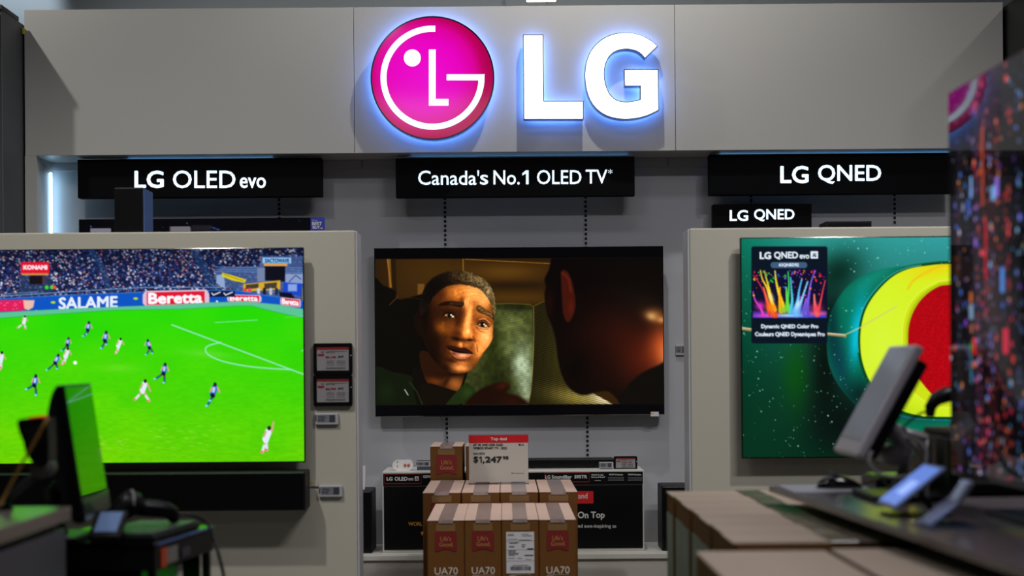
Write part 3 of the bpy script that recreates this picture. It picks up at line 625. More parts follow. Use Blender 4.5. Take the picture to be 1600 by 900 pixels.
    G(120, 520, 60, 150, (30, 12, 2), -12, .8); G(445, 470, 34, 62, (226, 158, 96), -6, 1.); G(448, 420, 36, 22, (214, 144, 84), 0, .8); G(412, 545, 30, 62, (206, 130, 64), 22, .9); G(300, 655, 52, 26, (196, 126, 66), 4, .95); G(300, 628, 46, 12, (170, 104, 50), 0, .8); G(240, 612, 40, 14, (50, 22, 5), 15, .75); G(205, 660, 26, 34, (40, 16, 3), -30, .9)
    # brow, nose, eye sockets
    G(230, 335, 66, 36, (50, 22, 5), 10, .95); G(425, 385, 52, 26, (92, 48, 16), 18, .85); G(300, 300, 15, 56, (86, 40, 10), 6, .8); G(285, 370, 22, 66, (62, 27, 6), 8, .85)
    G(340, 275, 11, 34, (226, 150, 84), 14, .9); G(322, 277, 6, 24, (240, 176, 110), 20, .8); G(305, 262, 6, 18, (110, 52, 14), 0, .7); G(352, 330, 15, 60, (224, 150, 82), 8, .95); G(338, 400, 17, 56, (228, 150, 82), 6, .95); G(335, 452, 26, 26, (222, 138, 68), 0, .95); G(344, 440, 9, 12, (252, 196, 138), 0, .85)
    G(376, 440, 7, 32, (150, 84, 34), -10, .7); G(275, 455, 26, 20, (84, 38, 8), 0, .9); G(275, 486, 34, 13, (28, 10, 2), 14, .95); G(352, 492, 22, 7, (26, 9, 2), -4, .95); G(312, 494, 22, 9, (70, 30, 8), 0, .8); G(362, 466, 10, 14, (200, 120, 58), 0, .7)
    c.line(Q([(372, 470), (385, 500), (396, 528), (398, 560)]), 1.4, (96, 48, 16), 1.2, .75); c.line(Q([(216, 470), (196, 498), (180, 520)]), 1.5, (60, 26, 6), 1.5, .6)
    G(300, 520, 16, 16, (214, 140, 76), 0, .8); G(333, 522, 22, 14, (168, 96, 42), 0, .7); G(316, 522, 4, 14, (110, 56, 18), 0, .7)
    for k, (x0, x1, yy) in enumerate(((285, 400, 195), (300, 440, 214), (330, 450, 235))): c.line(Q(cr([(x0, yy + 6), ((x0 + x1) / 2, yy - 4), (x1, yy + 12)], 5, False)), .8, (150, 84, 32), .9, .5)
    # brows
    for pts, cl in (([(165, 292), (190, 274), (230, 264), (285, 268), (318, 272), (316, 292), (285, 298), (235, 290), (195, 292)], (26, 13, 4)), ([(392, 298), (408, 290), (440, 310), (470, 330), (494, 352), (492, 374), (460, 350), (420, 336), (396, 322)], (62, 42, 18))): c.poly(Q(cr(pts, 4)), cl, 1.7, .85)
    r = np.random.RandomState(2)
    for k in range(70):
        t = r.rand(); x, y = 398 + 92 * t, 304 + 54 * t + r.randn() * 5; c.line(Q([(x, y), (x + 8, y - 3)]), .5, (150, 120, 70), .4, .5)
        x, y = 230 + 85 * t, 282 + r.randn() * 5; c.line(Q([(x, y), (x + 9, y - 4)]), .5, (88, 62, 30), .4, .4)
    # eyes
    def eye(cx, cy, ang, w_, hh, ix, hl):
        R = lambda a, b: q(cx + a * math.cos(ang) - b * math.sin(ang), cy + a * math.sin(ang) + b * math.cos(ang))
        c.poly(cr([R(-w_, 2), R(-w_ * .4, -hh), R(w_ * .4, -hh * .9), R(w_, 4), R(w_ * .3, hh), R(-w_ * .4, hh * .9)], 5), (84, 56, 30), .8)
        c.glow(*R(w_ * .62, 3), 2.6, 1.8, (225, 180, 120), 0, .9); c.glow(*R(-w_ * .6, 0), 2.2, 1.6, (170, 135, 95), 0, .8)
        c.ell(*R(ix, -1), hh / 3.75 * .98, hh / 3.75 * 1.0, (16, 8, 4), .35); c.glow(*R(ix + hl, -4), 1.3, 1.3, (255, 246, 230), 0, 1); c.glow(*R(ix + hl + 9, 5), .9, .9, (235, 205, 160), 0, .8)
        c.line(cr([R(-w_ - 4, 3), R(-w_ * .4, -hh - 1), R(w_ * .4, -hh), R(w_ + 4, 6)], 5, False), 1.5, (16, 7, 2), .7, .95); c.line(cr([R(-w_ * .8, hh * .75), R(0, hh * 1.15), R(w_ * .9, hh * .6)], 5, False), .9, (70, 36, 14), .8, .8)
        c.line(cr([R(-w_ - 8, -8), R(-w_ * .3, -hh - 13), R(w_ * .6, -hh - 10), R(w_ + 10, 0)], 5, False), 1.1, (50, 22, 6), 1.0, .7); c.line(cr([R(-w_, hh + 8), R(0, hh + 13), R(w_, hh + 6)], 5, False), 1.2, (84, 42, 14), 1.3, .5)
    eye(234, 349, .14, 34, 13, 2, 7); eye(430, 404, .16, 32, 12, -2, 8); c.glow(*q(196, 393), .8, .8, (190, 150, 100), 0, .5)
    c.line(Q(cr([(410, 372), (440, 368), (468, 392)], 5, False)), .9, (230, 160, 110), .8, .6); c.line(Q(cr([(392, 420), (410, 438), (440, 446)], 5, False)), 1.2, (90, 46, 18), 1.1, .7); c.line(Q(cr([(415, 448), (445, 452), (475, 442)], 5, False)), .8, (150, 90, 44), .9, .5)
    # mouth
    c.poly(Q(cr([(208, 526), (240, 524), (275, 532), (300, 540), (318, 537), (342, 546), (372, 572), (340, 570), (300, 568), (250, 552), (222, 540)], 4)), (56, 24, 10), .9); c.poly(Q(cr([(225, 538), (270, 552), (310, 562), (368, 573), (300, 572), (250, 560)], 4)), (18, 6, 3), .8)
    c.poly(Q(cr([(236, 552), (262, 562), (305, 570), (362, 575), (340, 596), (305, 606), (268, 596), (246, 574)], 4)), (146, 84, 56), 1.0); G(312, 582, 26, 9, (206, 146, 110), 4, .9); G(258, 572, 14, 9, (92, 46, 24), 20, .7); c.line(Q(cr([(250, 590), (285, 608), (318, 610)], 4, False)), 1.2, (64, 28, 10), 1.2, .7)
    c.line(Q([(374, 560), (384, 578)]), 1.2, (120, 62, 24), 1.0, .6); G(388, 520, 10, 18, (206, 134, 72), 20, .5)
    i = np.nonzero(c.clip > 0)[0]; c.C[i] = np.clip(c.C[i] * (1 + ((vnoise(c.X[i], c.Y[i], 1.6, 8) - .5) * .12 + (vnoise(c.X[i], c.Y[i], 4, 18) - .5) * .10)[:, None]), 0, 255)
    lum = c.C[i].mean(1); c.C[i] = np.clip(c.C[i] * (.80 + .62 * np.clip(lum / 110, 0, 1))[:, None], 0, 255)
    # close-cropped hair
    c.clip = fm
    hair = cr([(60, 340), (58, 280), (76, 215), (112, 152), (165, 112), (225, 92), (290, 86), (352, 96), (412, 122), (460, 160), (490, 212), (503, 268), (504, 330), (494, 372), (487, 330), (478, 280), (452, 235), (415, 196), (360, 176), (300, 166), (235, 172), (185, 196), (140, 240), (112, 290), (90, 330)], 4)
    c.poly(Q(hair), (34, 22, 10), 1.8); i, m = c.polymask(Q(hair), 1.2); sm = np.zeros(c.X.size, np.float32); sm[i] = m; c.clip = fm * np.clip(sm * 1.2, 0, 1)
    G(385, 130, 100, 44, (142, 118, 76), 20, .85); G(465, 210, 40, 70, (160, 136, 92), -20, .85); G(495, 310, 18, 60, (140, 116, 66), 0, .8); G(300, 118, 60, 30, (84, 62, 30), 0, .7); G(130, 200, 75, 130, (13, 7, 3), 25, .97)
    i = np.nonzero(c.clip > .05)[0]; n_ = (vnoise(c.X[i], c.Y[i], 1.5, 21) - .5) * .55 + (vnoise(c.X[i], c.Y[i], 2.4, 22) - .5) * .6; c.C[i] = np.clip(c.C[i] * (1 + n_[:, None]), 0, 255); c.clip = fm
    # blurred hand and the man's head in the foreground
    c.poly(cr([(725, 636), (745, 612), (770, 600), (788, 598), (796, 604), (792, 614), (812, 620), (828, 640), (760, 650)], 4), (34, 12, 3), 3.5); c.glow(785, 603, 10, 5, (76, 28, 8), -15, .8); c.glow(800, 628, 20, 10, (52, 22, 6), 10, .7)
    man = cr([(862, 400), (858, 420), (851, 436), (853, 448), (851, 462), (855, 490), (862, 508), (868, 530), (872, 560), (878, 585), (890, 606), (910, 617), (935, 612), (952, 612), (970, 632), (975, 660), (1060, 660), (1060, 380), (870, 380)], 4)
    c.poly(man, (9, 4, 2), 2.2); i, m = c.polymask(man, 2.5); sm = np.zeros(c.X.size, np.float32); sm[i] = m; c.clip = fm * sm
    c.glow(858, 475, 8, 22, (40, 10, 3), 0, .7); c.glow(960, 530, 60, 60, (52, 16, 5), 20, .9); c.glow(1000, 560, 45, 45, (96, 30, 8), 20, .85); c.glow(1034, 540, 22, 34, (196, 88, 38), 10, .95); c.glow(1042, 552, 12, 22, (236, 136, 76), 10, .9)
    c.glow(1022, 492, 18, 12, (176, 112, 56), 20, .85); c.glow(1018, 494, 8, 6, (222, 176, 110), 20, .9); c.glow(1034, 500, 8, 5, (226, 160, 96), 10, .8); c.glow(1005, 470, 22, 14, (30, 18, 6), 0, .8); c.glow(1000, 425, 60, 30, (14, 8, 3), 0, .8)
    c.glow(930, 570, 50, 50, (30, 9, 3), 0, .7); c.glow(900, 575, 22, 30, (10, 5, 1), 0, .9)
    ear = cr([(877, 424), (886, 424), (893, 438), (898, 460), (899, 480), (893, 498), (886, 503), (880, 490), (878, 465), (877, 445)], 4); c.poly(ear, (72, 22, 8), 2.0); c.line(cr([(879, 427), (888, 436), (892, 455)], 4, False), 3, (112, 38, 14), 2, .8); c.glow(892, 480, 4, 10, (96, 32, 12), 0, .8)
    c.poly(cr([(1060, 560), (1030, 570), (1000, 585), (980, 605), (968, 640), (1060, 660)], 4), (14, 10, 4), 3)
    c.clip = None; c.C[:] = 255 * (np.clip(c.C, 0, 255) / 255) ** 1.10
TVC = television(584.5, 389, 1038.3, 646.8, 7.20, .099, 1.4, .75, paint_film, 'middle television on the back wall showing a worried short-haired woman in a film', bottom=2.2)
MB().box(TVC[1] - .001, TVC[2] + .001, 7.197, 7.21, TVC[4], TVC[4] + .0025).build('top_edge', M_CHROME, TVC[0]); MB().box(TVC[1] - .001, TVC[2] + .001, 7.197, 7.21, TVC[3] - .0035, TVC[3]).build('bottom_edge', M_CHROME, TVC[0])

# ------------------------------------------------------------------ right television: green, yellow and red abstract with a caption card
def paint_green(c):
    Q = lambda pts: [(1050 + x / 2.25, 340 + y / 2.25) for x, y in pts]; r = np.random.RandomState(4)
    t = np.clip((c.Y - 368) / 340, 0, 1); u_ = np.clip((c.X - 1160) / 320, 0, 1)
    c.C[:] = (np.array((42, 150, 136))[None] * (1 - t)[:, None] ** 1.5 + np.array((2, 46, 28))[None] * (1 - (1 - t)[:, None] ** 1.5)); c.C += (u_ * (1 - t) * 1.)[:, None] * np.array((10, 10, 25)) - (np.clip(1 - u_ * 3, 0, 1) * (1 - t))[:, None] * np.array((34, 30, 40))
    c.glow(1310, 425, 42, 30, (0, 40, 28), -35, .9); c.glow(1300, 500, 36, 55, (0, 26, 18), 0, .95); c.glow(1245, 590, 22, 60, (6, 84, 6), 0, .75); c.glow(1290, 580, 26, 90, (2, 14, 6), 0, .95); c.glow(1320, 660, 60, 50, (3, 12, 8), 0, .9); c.glow(1190, 660, 50, 60, (4, 56, 34), 0, .5)
    body = cr([(1250, 170), (1000, 163), (860, 168), (760, 178), (680, 200), (620, 240), (575, 300), (550, 370), (545, 450), (553, 520), (580, 580), (620, 630), (690, 700), (780, 740), (1000, 760), (1250, 760)], 5); bq = Q(body)
    c.poly(bq, (0, 112, 86), 1.6); i, m = c.polymask(bq, 1.4); sm = np.zeros(c.X.size, np.float32); sm[i] = m; c.clip = sm
    c.glow(1350, 425, 60, 14, (0, 104, 78), -30, .8); c.glow(1370, 430, 50, 12, (20, 140, 120), -38, .7); c.glow(1342, 510, 13, 52, (0, 175, 195), 8, .95); c.glow(1338, 530, 8, 30, (0, 200, 232), 6, .8); c.glow(1310, 560, 14, 60, (6, 60, 74), -10, .9); c.glow(1300, 500, 10, 60, (0, 40, 40), 0, .7); c.glow(1345, 620, 34, 30, (4, 30, 30), 30, .9); c.glow(1430, 650, 60, 12, (6, 80, 50), 0, .8)
    c.clip = None
    ring = cr([(1500, 163), (1250, 158), (980, 163), (900, 169), (830, 181), (770, 212), (715, 268), (682, 322), (666, 380), (662, 440), (668, 500), (688, 560), (718, 610), (760, 652), (812, 680), (870, 695), (930, 700), (1250, 700), (1500, 690)], 5)
    c.line(Q([p for p in ring if p[0] < 1400]), 9, (2, 70, 26), 1.2); c.line([(x - 4.2, y - 1.5) for x, y in Q([p for p in ring if p[0] < 900 and p[1] < 480])], 1.3, (60, 205, 215), .8, .9)
    c.poly(Q(ring), (214, 242, 34), .9); i, m = c.polymask(Q(ring), .9); sm = np.zeros(c.X.size, np.float32); sm[i] = m; c.clip = sm
    c.glow(1460, 420, 50, 14, (236, 216, 14), -8, .9); c.glow(1380, 540, 40, 70, (218, 248, 60), 0, .8); c.glow(1400, 640, 60, 16, (190, 222, 20), 12, .8)
    c.line(Q(cr([(1100, 165), (960, 168), (900, 190), (850, 220), (830, 250)], 5, False)), 3.2, (240, 190, 20), 1.6, .8); c.line(Q([(610, 412), (790, 312)]), 1.5, (226, 214, 50), .7, .9)
    inn = cr([(1500, 205), (1200, 208), (980, 218), (915, 235), (862, 272), (828, 320), (812, 380), (810, 440), (812, 520), (840, 600), (880, 640), (930, 660), (1000, 668), (1500, 660)], 5); c.poly(Q(inn), (206, 226, 20), 1); c.line(Q([p for p in inn if p[0] < 1400]), 1.4, (232, 250, 90), .9, .8)
    inn2 = cr([(1500, 222), (1200, 222), (980, 226), (922, 240), (872, 278), (840, 325), (824, 380), (822, 440), (826, 490), (845, 530), (880, 585), (930, 632), (1000, 640), (1500, 640)], 5); c.poly(Q(inn2), (176, 200, 8), 1)
    red = cr([(1500, 228), (1200, 230), (980, 236), (925, 249), (880, 284), (850, 328), (833, 380), (830, 440), (833, 485), (852, 538), (890, 594), (930, 630), (1000, 640), (1500, 640)], 5); c.poly(Q(red), (178, 2, 14), .9)
    i, m = c.polymask(Q(red), .9); c.C[i] = np.clip(c.C[i] + (m * (vnoise(c.X[i], c.Y[i], 1.3, 31) - .5) * 46)[:, None] * np.array((1, .1, .15)) - (m * np.clip((470 - c.Y[i]) / 60, 0, 1))[:, None] * np.array((26, 0, 4)), 0, 255)
    c.clip = None
    c.line(Q(cr([(780, 690), (860, 708), (980, 712)], 5, False)), 1, (60, 110, 220), .8, .8)
    for k in range(950):
        x, y = 1158 + r.rand() * 600, 366 + r.rand() * 350
        if x > 1345 and 415 < y < 650 and (x - 1345) > abs(y - 530) * .4: continue
        b_ = r.rand(); s_ = .35 + .9 * r.rand() ** 3; c.ell(x, y, s_, s_ * 1.1, (90 + 80 * b_, 225, 190), .9, 0, .35 + .6 * b_)
    c.line([(1160, 513.5), (1176, 516)], 4, (170, 140, 84), .7); c.line([(1292, 522), (1320.5, 524.5)], 4, (170, 140, 84), .6); c.line([(1160, 512), (1176, 514)], 1.4, (226, 220, 190), .5); c.line([(1292, 520.6), (1320.5, 523)], 1.4, (235, 230, 205), .5)
    c.line([(1320.5, 523), (1346, 511), (1401, 479)], 1.3, (200, 216, 130), .6)
    # caption card
    K = lambda x, y: (1140 + x / 4.5, 360 + y / 4.5)
    (x0, y0), (x1, y1) = K(153, 112), K(688, 795); c.poly(rrect(x0, x1, y0, y1, 3.5), (6, 18, 32), .6); W = (226, 238, 250)
    def T(s_, a, b, d, e, col=W, bo=.35): (p, q_), (u2, v2) = K(a, b), K(d, e); c.text(s_, p, u2, q_, v2, col, bo)
    T('LG', 211, 151, 292, 203, W, .7); T('QNED', 312, 149, 482, 206, W, .5); T('evo', 492, 170, 560, 200, W, .4); (a, b), (d, e) = K(569, 146), K(622, 198); c.poly(rrect(a, d, b, e, 1), W, .5); T('AI', 582, 158, 610, 188, (20, 40, 60), .3)
    (a, b), (d, e) = K(288, 223), K(546, 265); c.poly(rrect(a, d, b, e, 4.4), (62, 92, 124), .5); T('65QNED92', 346, 231, 488, 257, W, .3); T('Dynamic QNED Color Pro', 222, 660, 625, 697, W, .4); T('Couleurs QNED Dynamiques Pro', 178, 714, 670, 753, W, .4)
    (a, b), (d, e) = K(163, 278), K(682, 615); c.rect(a, b, d, e, (10, 12, 44), .5); i, m = c.polymask([(a, b), (d, b), (d, e), (a, e)], .5); sm = np.zeros(c.X.size, np.float32); sm[i] = m; c.clip = sm
    c.rect(a, e - 10, d, e, (90, 60, 200), 3, .8); c.rect(a, e - 4, d, e + 2, (30, 60, 200), 2, .8); c.glow(*K(250, 600), 20, 3, (255, 60, 200), 0, .8); c.glow(*K(420, 598), 26, 2.5, (190, 240, 255), 0, .9); c.glow(*K(620, 585), 16, 3.5, (240, 90, 160), 0, .9)
    S = [((215, 50, 190), [(165, 430), (180, 490), (215, 540), (240, 600)], 3.2), ((236, 30, 60), [(168, 315), (205, 365), (245, 440), (262, 520), (280, 600)], 2.2), ((240, 70, 20), [(240, 400), (262, 480), (285, 540), (320, 600)], 6), ((250, 190, 20), [(218, 278), (230, 340), (262, 400), (285, 470), (320, 560)], 3.6), ((250, 210, 30), [(246, 285), (262, 350), (280, 420), (300, 520)], 3), ((255, 200, 20), [(320, 285), (330, 370), (350, 450), (385, 560)], 4.6), ((250, 160, 10), [(355, 400), (352, 480), (360, 570)], 5),
         ((40, 200, 70), [(412, 290), (418, 380), (412, 460), (395, 560)], 3.6), ((90, 215, 60), [(400, 400), (404, 480), (420, 570)], 5), ((60, 190, 220), [(430, 330), (436, 420), (440, 500), (425, 580)], 4), ((70, 170, 250), [(510, 340), (490, 420), (478, 500), (450, 580)], 4.6), ((120, 190, 250), [(550, 360), (520, 450), (490, 540), (470, 590)], 5), ((110, 80, 220), [(600, 290), (575, 360), (560, 440), (545, 560)], 3.4), ((90, 70, 200), [(540, 480), (530, 540), (540, 590)], 8), ((240, 50, 60), [(674, 350), (655, 430), (640, 500), (620, 580)], 2.6), ((250, 90, 90), [(596, 450), (600, 520), (615, 590)], 6)]
    for col, pts, w_ in S:
        pp = [K(x, y) for x, y in cr(pts, 4, False)]
        for k, (p1, p2) in enumerate(zip(pp, pp[1:])): c.line([p1, p2], w_ * (.35 + 1.5 * (k / len(pp)) ** 1.5), col, .8, .95)
        c.line([(x - .6, y) for x, y in pp], w_ * .22, np.clip(np.array(col) + 70, 0, 255), .6, .7)
    for cx, cy, rr, col in ((215, 530, 7, (225, 50, 190)), (290, 545, 8, (250, 130, 20)), (380, 560, 7, (150, 205, 40)), (475, 570, 9, (110, 180, 245)), (535, 550, 8, (110, 80, 210)), (612, 550, 8, (240, 70, 90))): c.glow(*K(cx, cy), rr, rr * .9, col, 0, .95)
    c.glow(*K(290, 470), 4, 8, (255, 235, 150), -20, .9); c.glow(*K(480, 520), 3, 9, (220, 240, 255), 20, .9)
    pl = [(240, 40, 60), (250, 190, 30), (50, 200, 70), (60, 130, 240), (200, 60, 220), (250, 120, 40)]
    for k in range(90): x, y = 165 + r.rand() * 510, 280 + abs(r.randn()) * 85; s_ = .5 + 1.3 * r.rand() ** 2; c.ell(*K(x, y), s_, s_ * 1.15, pl[min(5, int((x - 165) / 90 + r.rand() * 2) % 6)], .5, 0, .9)
    c.clip = None
TVR = television(1156.5, 371.2, 1756, 712, 5.235, .06, 1.8, .85, paint_green, 'large television on the right partition showing a yellow ring on green with a caption card')

# ------------------------------------------------------------------ wall soundbar and price holders on the left partition
a, b = P(-70, 741, 5.17), P(477, 798, 5.17)
o = empty('soundbar', ((a.x + b.x) / 2, 5.17, b.z), 'long deep black soundbar mounted under the football television', 'soundbar')
MB().box(a.x, b.x, 5.175, 5.299, b.z, a.z, .006).build('body', M_SATIN, o)
MB().box(a.x + .004, b.x - .004, 5.168, 5.1745, b.z + .004, a.z - .004, .003).build('grille', M_BLACK, o)
M_PAPER = mat('price_paper', (138, 134, 136), .5); M_PRED = mat('price_red', (128, 20, 24), .5)
def price_tablet(x0, y0, x1, y1, Y, label, group, price, depth=.016, parentless=True):
    a, b = P(x0, y0, Y), P(x1, y1, Y); w_, h_ = x1 - x0, y1 - y0
    o = empty('price_tablet', ((a.x + b.x) / 2, Y, b.z), label, 'price tablet', group)
    mb = MB(); pts = rrect(a.x, b.x, b.z, a.z, .007); mb.prism(pts, lambda p, q, k: Vector((p, Y + k * depth, q))); mb.build('frame', M_BLACK, o)
    fx = lambda t: x0 + w_ * t; fy = lambda t: y0 + h_ * t
    def rc(n_, ax, ay, bx, by, m, dy): p, q = P(fx(ax), fy(ay), Y - dy), P(fx(bx), fy(by), Y - dy); return MB().box(p.x, q.x, Y - dy, Y - dy + .0006, q.z, p.z).build(n_, m, o)
    rc('display', .09, .13, .91, .87, M_PAPER, .001); rc('red_banner', .09, .13, .91, .20, M_PRED, .0018); rc('red_block', .115, .34, .28, .41, M_PRED, .0018)
    it = [('LG', fx(.20), fx(.27), fy(.30), fy(.255), .1), ('55 4K UHD HDR OLED SMART TV', fx(.32), fx(.86), fy(.27), fy(.245), .05), ('SMART TV 2025', fx(.32), fx(.55), fy(.31), fy(.285), .05), ('BTU', fx(.31) + 14, fx(.31) + 15, fy(.5), fy(.49), 0)]
    it += [('lorem'.replace('lorem', 'llllllllllll'), fx(u), fx(u + .22), fy(v), fy(v - .018), 0) for u in (.34, .6) for v in (.60, .65, .70)]
    text_mesh('small_print', it[:3], lambda q, r: P(q, r, Y - .0018), M_INK, o)
    mb = MB()
    for v in (.56, .60, .64, .70, .78, .81):
        for u, wd in ((.34, .2), (.60, .22)) if v < .75 else ((.32, .5),): p, q = P(fx(u), fy(v), Y - .0016), P(fx(u + wd), fy(v + .008), Y - .0016); mb.box(p.x, q.x, Y - .0016, Y - .0012, q.z, p.z)
    mb.build('text_lines', M_DARK, o)
    text_mesh('price', [(price, fx(.315), fx(.58), fy(.49), fy(.41), .25)], lambda q, r: P(q, r, Y - .0018), M_PRED, o)
    text_mesh('old_price', [('$97', fx(.63), fx(.78), fy(.47), fy(.40), .2)], lambda q, r: P(q, r, Y - .0018), M_INK, o)
    p = P(fx(.965), fy(.39), Y - .001); MB().tube([(p.x, Y + .002, p.z), (p.x, Y - .0014, p.z)], .002, 8).build('button', M_WHITE, o)
    return o
price_tablet(489.5, 536.5, 550.5, 585, 5.283, 'upper of the two black-framed price tablets right of the football television', 'price tablets on the left partition', '$2,199')
price_tablet(489.5, 586.3, 550.5, 634.5, 5.283, 'lower of the two black-framed price tablets right of the football television', 'price tablets on the left partition', '$2,799')
def shelf_tag(x0, y0, x1, y1, Y, label, depth=.014, dark=True, group=None, on_stand=False):
    a, b = P(x0, y0, Y), P(x1, y1, Y); w_, h_ = x1 - x0, y1 - y0; fx = lambda t: x0 + w_ * t; fy = lambda t: y0 + h_ * t
    o = empty('price_label', ((a.x + b.x) / 2, Y, b.z), label, 'price label', group)
    MB().box(a.x, b.x, Y, Y + depth, b.z, a.z, .0025).build('casing', mat('tag_casing', (168, 168, 172), .4), o)
    p, q = P(fx(.1), fy(.12), Y - .001), P(fx(.88), fy(.78), Y - .001); MB().box(p.x, q.x, Y - .001, Y - .0002, q.z, p.z).build('display', mat('tag_display', (118, 118, 124), .4), o)
    p, q = P(fx(.62), fy(.16), Y - .0018), P(fx(.86), fy(.74), Y - .0018); MB().box(p.x, q.x, Y - .0018, Y - .0011, q.z, p.z).build('dark_block', mat('tag_ink_block', (60, 62, 72), .4), o)
    p, q = P(fx(.02), fy(.15), Y - .0018), P(fx(.07), fy(.7), Y - .0018); MB().box(p.x, q.x, Y - .0018, Y - .0005, q.z, p.z).build('side_strip', M_DARK, o)
    mb = MB()
    for v, wd in ((.25, .3), (.36, .36)): p, q = P(fx(.14), fy(v), Y - .0018), P(fx(.14 + wd), fy(v + .04), Y - .0018); mb.box(p.x, q.x, Y - .0018, Y - .0011, q.z, p.z)
    mb.build('text_lines', M_DARK, o); text_mesh('price', [('$1', fx(.14), fx(.25), fy(.68), fy(.5), .15), ('47', fx(.27), fx(.42), fy(.68), fy(.5), .15)], lambda q_, r_: P(q_, r_, Y - .0019), M_INK, o)
    return o
shelf_tag(492, 646, 528.5, 663.5, 5.285, 'small white electronic price label just under the two price tablets')
shelf_tag(498, 759, 535, 776.5, 5.285, 'small white electronic price label right of the long black soundbar')
a, b = P(480, 752, 5.295), P(497, 762, 5.295); o = empty('sticker', ((a.x + b.x) / 2, 5.295, b.z), 'thin white sticker with a yellow corner beside the end of the long soundbar', 'sticker')
MB().box(a.x, b.x, 5.297, 5.2995, b.z, a.z).build('paper', M_PART, o); MB().box(a.x, a.x + .02, 5.2955, 5.2968, a.z - .006, a.z).build('yellow_corner', mat('yellow_ink', (215, 190, 40), .5), o); MB().box(a.x + .012, b.x, 5.2955, 5.2968, b.z + .002, b.z + .005).build('print', M_INK, o)
shelf_tag(1056, 539, 1072.5, 555, 7.285, 'small grey electronic price label on the back wall right of the middle television')
# yellow-white tag under the middle TV
a, b = P(1017, 643.5, 7.19), P(1029.5, 650.5, 7.19); o = empty('sticker', (a.x, 7.19, b.z), 'tiny white sticker at the bottom right corner of the middle television', 'sticker')
MB().box(a.x, b.x, 7.1945, 7.1965, b.z, a.z).build('paper', M_SHIP, o); MB().box(a.x + .002, a.x + .014, 7.193, 7.1943, a.z - .008, a.z - .002).build('yellow_corner', MATS['yellow_ink'], o)
# hanging cable
o = MB().tube([P(688, 649, 7.25), P(693, 662, 7.27), P(697, 680, 7.28), P(698, 742, 7.285)], .0025, 6).build('power_cable', M_GREY); tag(o, 'thin cable hanging below the middle television along the left rail', 'cable')

# ------------------------------------------------------------------ black television on the back wall behind the left partition, and box in front of it
def paint_stars(c):
    c.C[:] = (4, 4, 8); r = np.random.RandomState(3)
    for k in range(150): c.ell(125 + r.rand() * 380, 343 + r.rand() * 200, .7, .7, (90, 120, 190), .8, 0, .3 + .6 * r.rand())
    c.rect(266, 354, 298, 362, (110, 105, 112), .8); c.rect(141, 357, 173, 364, (120, 118, 130), .8); c.line([(330, 355), (342, 359)], 1.5, (60, 80, 160), .8)
    c.rect(300, 352, 330, 360, (30, 26, 34), 1.2)
TVB = television(123, 343, 507, 560, 7.16, .139, 1.2, 2.0, paint_stars, 'nearly black television on the back wall, its top edge showing over the left partition')
a, b = P(485, 340.5, 7.15), P(507.5, 362, 7.15); o = empty('retailer_sticker', ((a.x + b.x) / 2, 7.15, b.z), 'small blue BEST BUY sticker at the top right corner of the nearly black television', 'sticker')
MB().box(a.x, b.x, 7.152, 7.157, b.z, a.z, .001, 1).build('card', mat('retailer_blue', (26, 42, 128), .5, emit=(20, 34, 110), es=.5), o)
text_mesh('lettering', [('BEST', 487.5, 503, 352.2, 346.5, .3), ('BUY', 488.5, 500, 357.6, 352.8, .3), ('The all', 487.5, 496, 345, 343.5, 0)], lambda q, r: P(q, r, 7.151), M_SHIP, o)
p = P(502.5, 356.5, 7.151); MB().box(p.x - .005, p.x + .005, 7.1505, 7.1515, p.z - .004, p.z + .003).build('yellow_mark', MATS['yellow_ink'], o)
a, b = P(179, 293.5, 5.47), P(225, 380, 5.47)
o = empty('column_speaker', ((a.x + b.x) / 2, 5.5, b.z), 'upright black speaker rising above the left partition in front of the leftmost lit sign', 'speaker')
MB().box(a.x, b.x, 5.462, 5.60, b.z - .5, a.z, .004).build('body', M_SATIN, o); MB().box(a.x + .005, b.x - .003, 5.4575, 5.4615, b.z - .5, a.z - .005, .001, 1).build('front_grille', M_BLACK, o)
MB().box(b.x + .0005, b.x + .004, 5.464, 5.596, b.z - .5, a.z - .004).build('blue_lit_side', mat('blue_light_on_side', (70, 98, 150), .3), o)  # thin blue sheet painting the blue light on the speaker's side

# ------------------------------------------------------------------ plinth, display risers, speakers
YPL = 6.85; zpl = Z_(866.5, YPL, 791)
o = empty('display_plinth', (0, 7.05, 0), 'low white-topped grey plinth under the middle television, carrying the black display cases', 'plinth')
xa, xb = -.85, .98
MB().box(xa, xb, YPL + .015, YW - .001, 0, zpl - .026).build('base', mat('plinth_grey', (205, 200, 192), .5, noise=.015, nscale=30), o); MB().box(xa, xb, YPL, YW - .001, zpl - .0255, zpl, .002).build('top_board', M_WHITE, o)
YR = 6.95; zr = Z_(735.5, YR, 791)
M_POSTER = mat('poster_black', (8, 8, 10), .4, spec=.2); M_TXT = mat('white_print', (198, 198, 198), .6); M_GOLD = mat('gold_print', (205, 140, 60), .5); M_REDP = mat('red_poster_print', (200, 16, 26), .5)
def riser(px0, px1, label):
    a, b = X_(px0, YR, 800), X_(px1, YR, 800); fr = lambda q, r: P(q, r, YR - .0085)
    o = empty('display_case', ((a + b) / 2, YR, zpl), label, 'display case')
    MB().box(a, b, YR, YW - .03, zpl, zr, .002, 1).build('body', M_WHITE, o)
    zt1, zt0 = Z_(738.5, YR, 791), Z_(757.5, YR, 791)
    MB().box(a + .006, b - .006, YR - .008, YR - .0002, zt0, zt1).build('header_strip', M_POSTER, o)
    MB().box(a + .008, b - .008, YR - .006, YR - .0002, zpl + .015, zt0 - .006).build('poster', M_POSTER, o)
    return o
rl = riser(597.5, 801, 'left black display case reading LG OLED evo, partly behind the stacked brown boxes')
rr = riser(802, 1006.5, 'right black display case with a red button shape and the words On Top')
